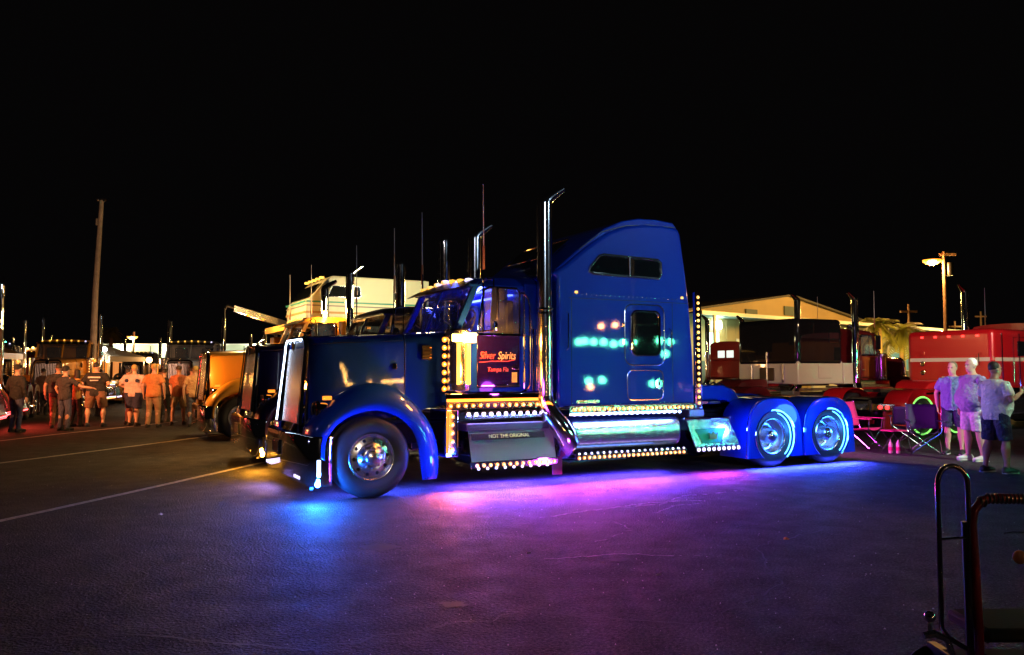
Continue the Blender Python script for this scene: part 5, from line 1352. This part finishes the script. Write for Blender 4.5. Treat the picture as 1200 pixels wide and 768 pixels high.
# ------------------------------------------------------------------ unseen lamps outside the frame, some added for fill
def flood_mast(label, loc, h, heads, rz=0):
    r = thing('flood_mast', label, 'flood mast', loc, rz)
    MB().tube([(0,0,0),(0,0,h)], [.09,.06], 10).build('mast', CHROME_S, r)
    MB().box(-.6,.6,-.03,.03,h-.04,h+.04).build('crossbar', CHROME_S, r)
    for k, (dx, tgt, col, pw, ang) in enumerate(heads):
        MB().box(dx-.16,dx+.16,-.10,.10,h+.05,h+.30).build('flood_head', BLACK, r, bevel=.01)
        tl_ = Matrix.Rotation(-rz,3,'Z') @ (Vector(tgt)-Vector(loc))
        lamp('flood_light', 'SPOT', (dx,0,h+.45), col, pw, r, size=.2, target=tuple(tl_), spot=R(ang), blend=1.0)
    return r
flood_mast('flood mast off to the right of the lot', (11.6, 7.4, 0), 6.2, [(-.4,(3.4,12.9,3.2),(.50,.72,1.0),1300,40), (.4,(8.2,14.2,1.2),(.9,1.0,.78),6000,26), (.0,(10.5,25,1.6),(1.0,.72,.42),4200,28), (.2,(12.5,21,2),(1.0,.85,.85),3600,28)])  # last two heads added to light the cream and red trucks
flood_mast('added fill mast behind the photographer', (5.0, -16.0, 0), 8.5, [(-.3,(3.6,12.5,3.3),(.5,.74,1.0),3900,18), (.3,(2.0,6.0,0),(1.0,.74,.74),230,50), (.0,(-1.85,9.9,.35),(1.0,.78,.60),3800,6)])  # unseen mast added to light sleeper, foreground and front wheel
flood_mast('sodium flood mast off to the left of the lot', (-16.0, 8.0, 0), 6.5, [(0,(-11.5,24.5,1.3),(1.0,.32,.10),26000,19), (.4,(-18.3,35,5),(1.0,.5,.3),1500,40), (-.4,(-3.3,11.3,1.2),(.50,.42,1.0),1500,16)])  # violet head added to brighten the grille and bumper
lamp('amber_bumper_lamp', 'POINT', (-.80,-.12,.24), (1,.38,.03), 45, t2, size=.05)
lamp('beacon_lamp', 'POINT', (2.0,.20,3.12), (1,.45,.08), 80, t3, size=.06)
lamp('side_lamp', 'AREA', (1.2,-.3,1.5), (1,.42,.08), 60, t3, size=1.0, size_y=.1, rot=(R(-100),0,0))
lamp('marker_lamp_light', 'POINT', (1.0,-.35,1.6), (1,.40,.08), 30, t3, size=.1)
lamp('front_lamp', 'POINT', (-1.1,.4,1.5), (1,.40,.08), 45, t3, size=.1)
lamp('red_side_lamp', 'AREA', (3,-.3,.8), (1,.06,.03), 60, tl, size=3, size_y=.1, rot=(R(-60),0,0))
lamp('tail_lamp_light', 'AREA', (8.98,.9,1.0), (.75,.06,.75), 90, T, size=.8, size_y=.2, rot=(0,R(-100),0))
lamp('pavilion_lamp', 'POINT', (1,-1.5,2.6), (1,.4,.1), 300, pv, size=.3)
for x in (-2, 7, 17): lamp('facade_fill_lamp', 'POINT', (x,-5.0,5.3), (1,.58,.14), 680, wh, size=.3)  # fills with no fixture, added to warm the warehouse wall
for x in (25, 31): lamp('facade_fill_lamp', 'POINT', (x,-4.0,4.2), (1,.70,.20), 420, wh, size=.3)  # more added fills, for the right wing of the warehouse
for x in (3.4,8.4,13.4,18.4,23.4): lamp('wall_light', 'POINT', (x,-1.2,3.9), (.95,1,.7), 260, wb, size=.2)
lamp('panel_light', 'POINT', (.7,-1.4,3.0), (.5,1,.7), 120, wh, size=.3)
lamp('camper_side_fill', 'POINT', (2.0,-3.5,.6), (1,.86,.45), 380, cp, size=.3)  # fixtureless fill added to brighten the camper side
lamp('camper_nose_fill', 'POINT', (-1.6,.6,.5), (1,.62,.22), 320, cp, size=.2)  # second added fill, aimed at the dim camper nose
up = thing('palm_fill_light', 'added yellow fill uplight on the ground before the two palms', 'uplight', (20.5, 41.5, 0), 0)  # made-up ground lamp, added to brighten the palm fronds
MB().box(-.2,.2,-.12,.12,0,.2).build('lamp_box', BLACK, up, bevel=.01)
lamp('uplight', 'SPOT', (0,0,.3), (1,.68,.12), 4200, up, size=.1, target=(1.0,4.2,4.4), spot=R(60), blend=.8)

# a hose coil, cups and litter left on the lot
rs = random.Random(21)
for k, (x, y, m_, lab) in enumerate(((.15,7.1,'paper','small white paper scrap on the asphalt below the steps'),(1.15,6.35,'paper','small crumpled white scrap in the right foreground'),(-3.9,9.0,'paper','pale scrap lying beside the nearer parking line'),(2.6,7.7,'cup','orange bottle cap on the open asphalt'))):
    mb = MB(); pts = [(.03*math.cos(a)*rs.uniform(.6,1.2), .03*math.sin(a)*rs.uniform(.6,1.2), .006+rs.uniform(0,.012)) for a in [2*PI*j/9 for j in range(9)]]
    mb.add(pts + [(0,0,.03)], [(j,(j+1)%9,9) for j in range(9)] + [tuple(range(8,-1,-1))])
    o = mb.build('litter_scrap', WHITE if m_ == 'paper' else ORANGE_P, None, sharp=0); o.location = (x, y, 0)
    tag(o, lab, 'litter')
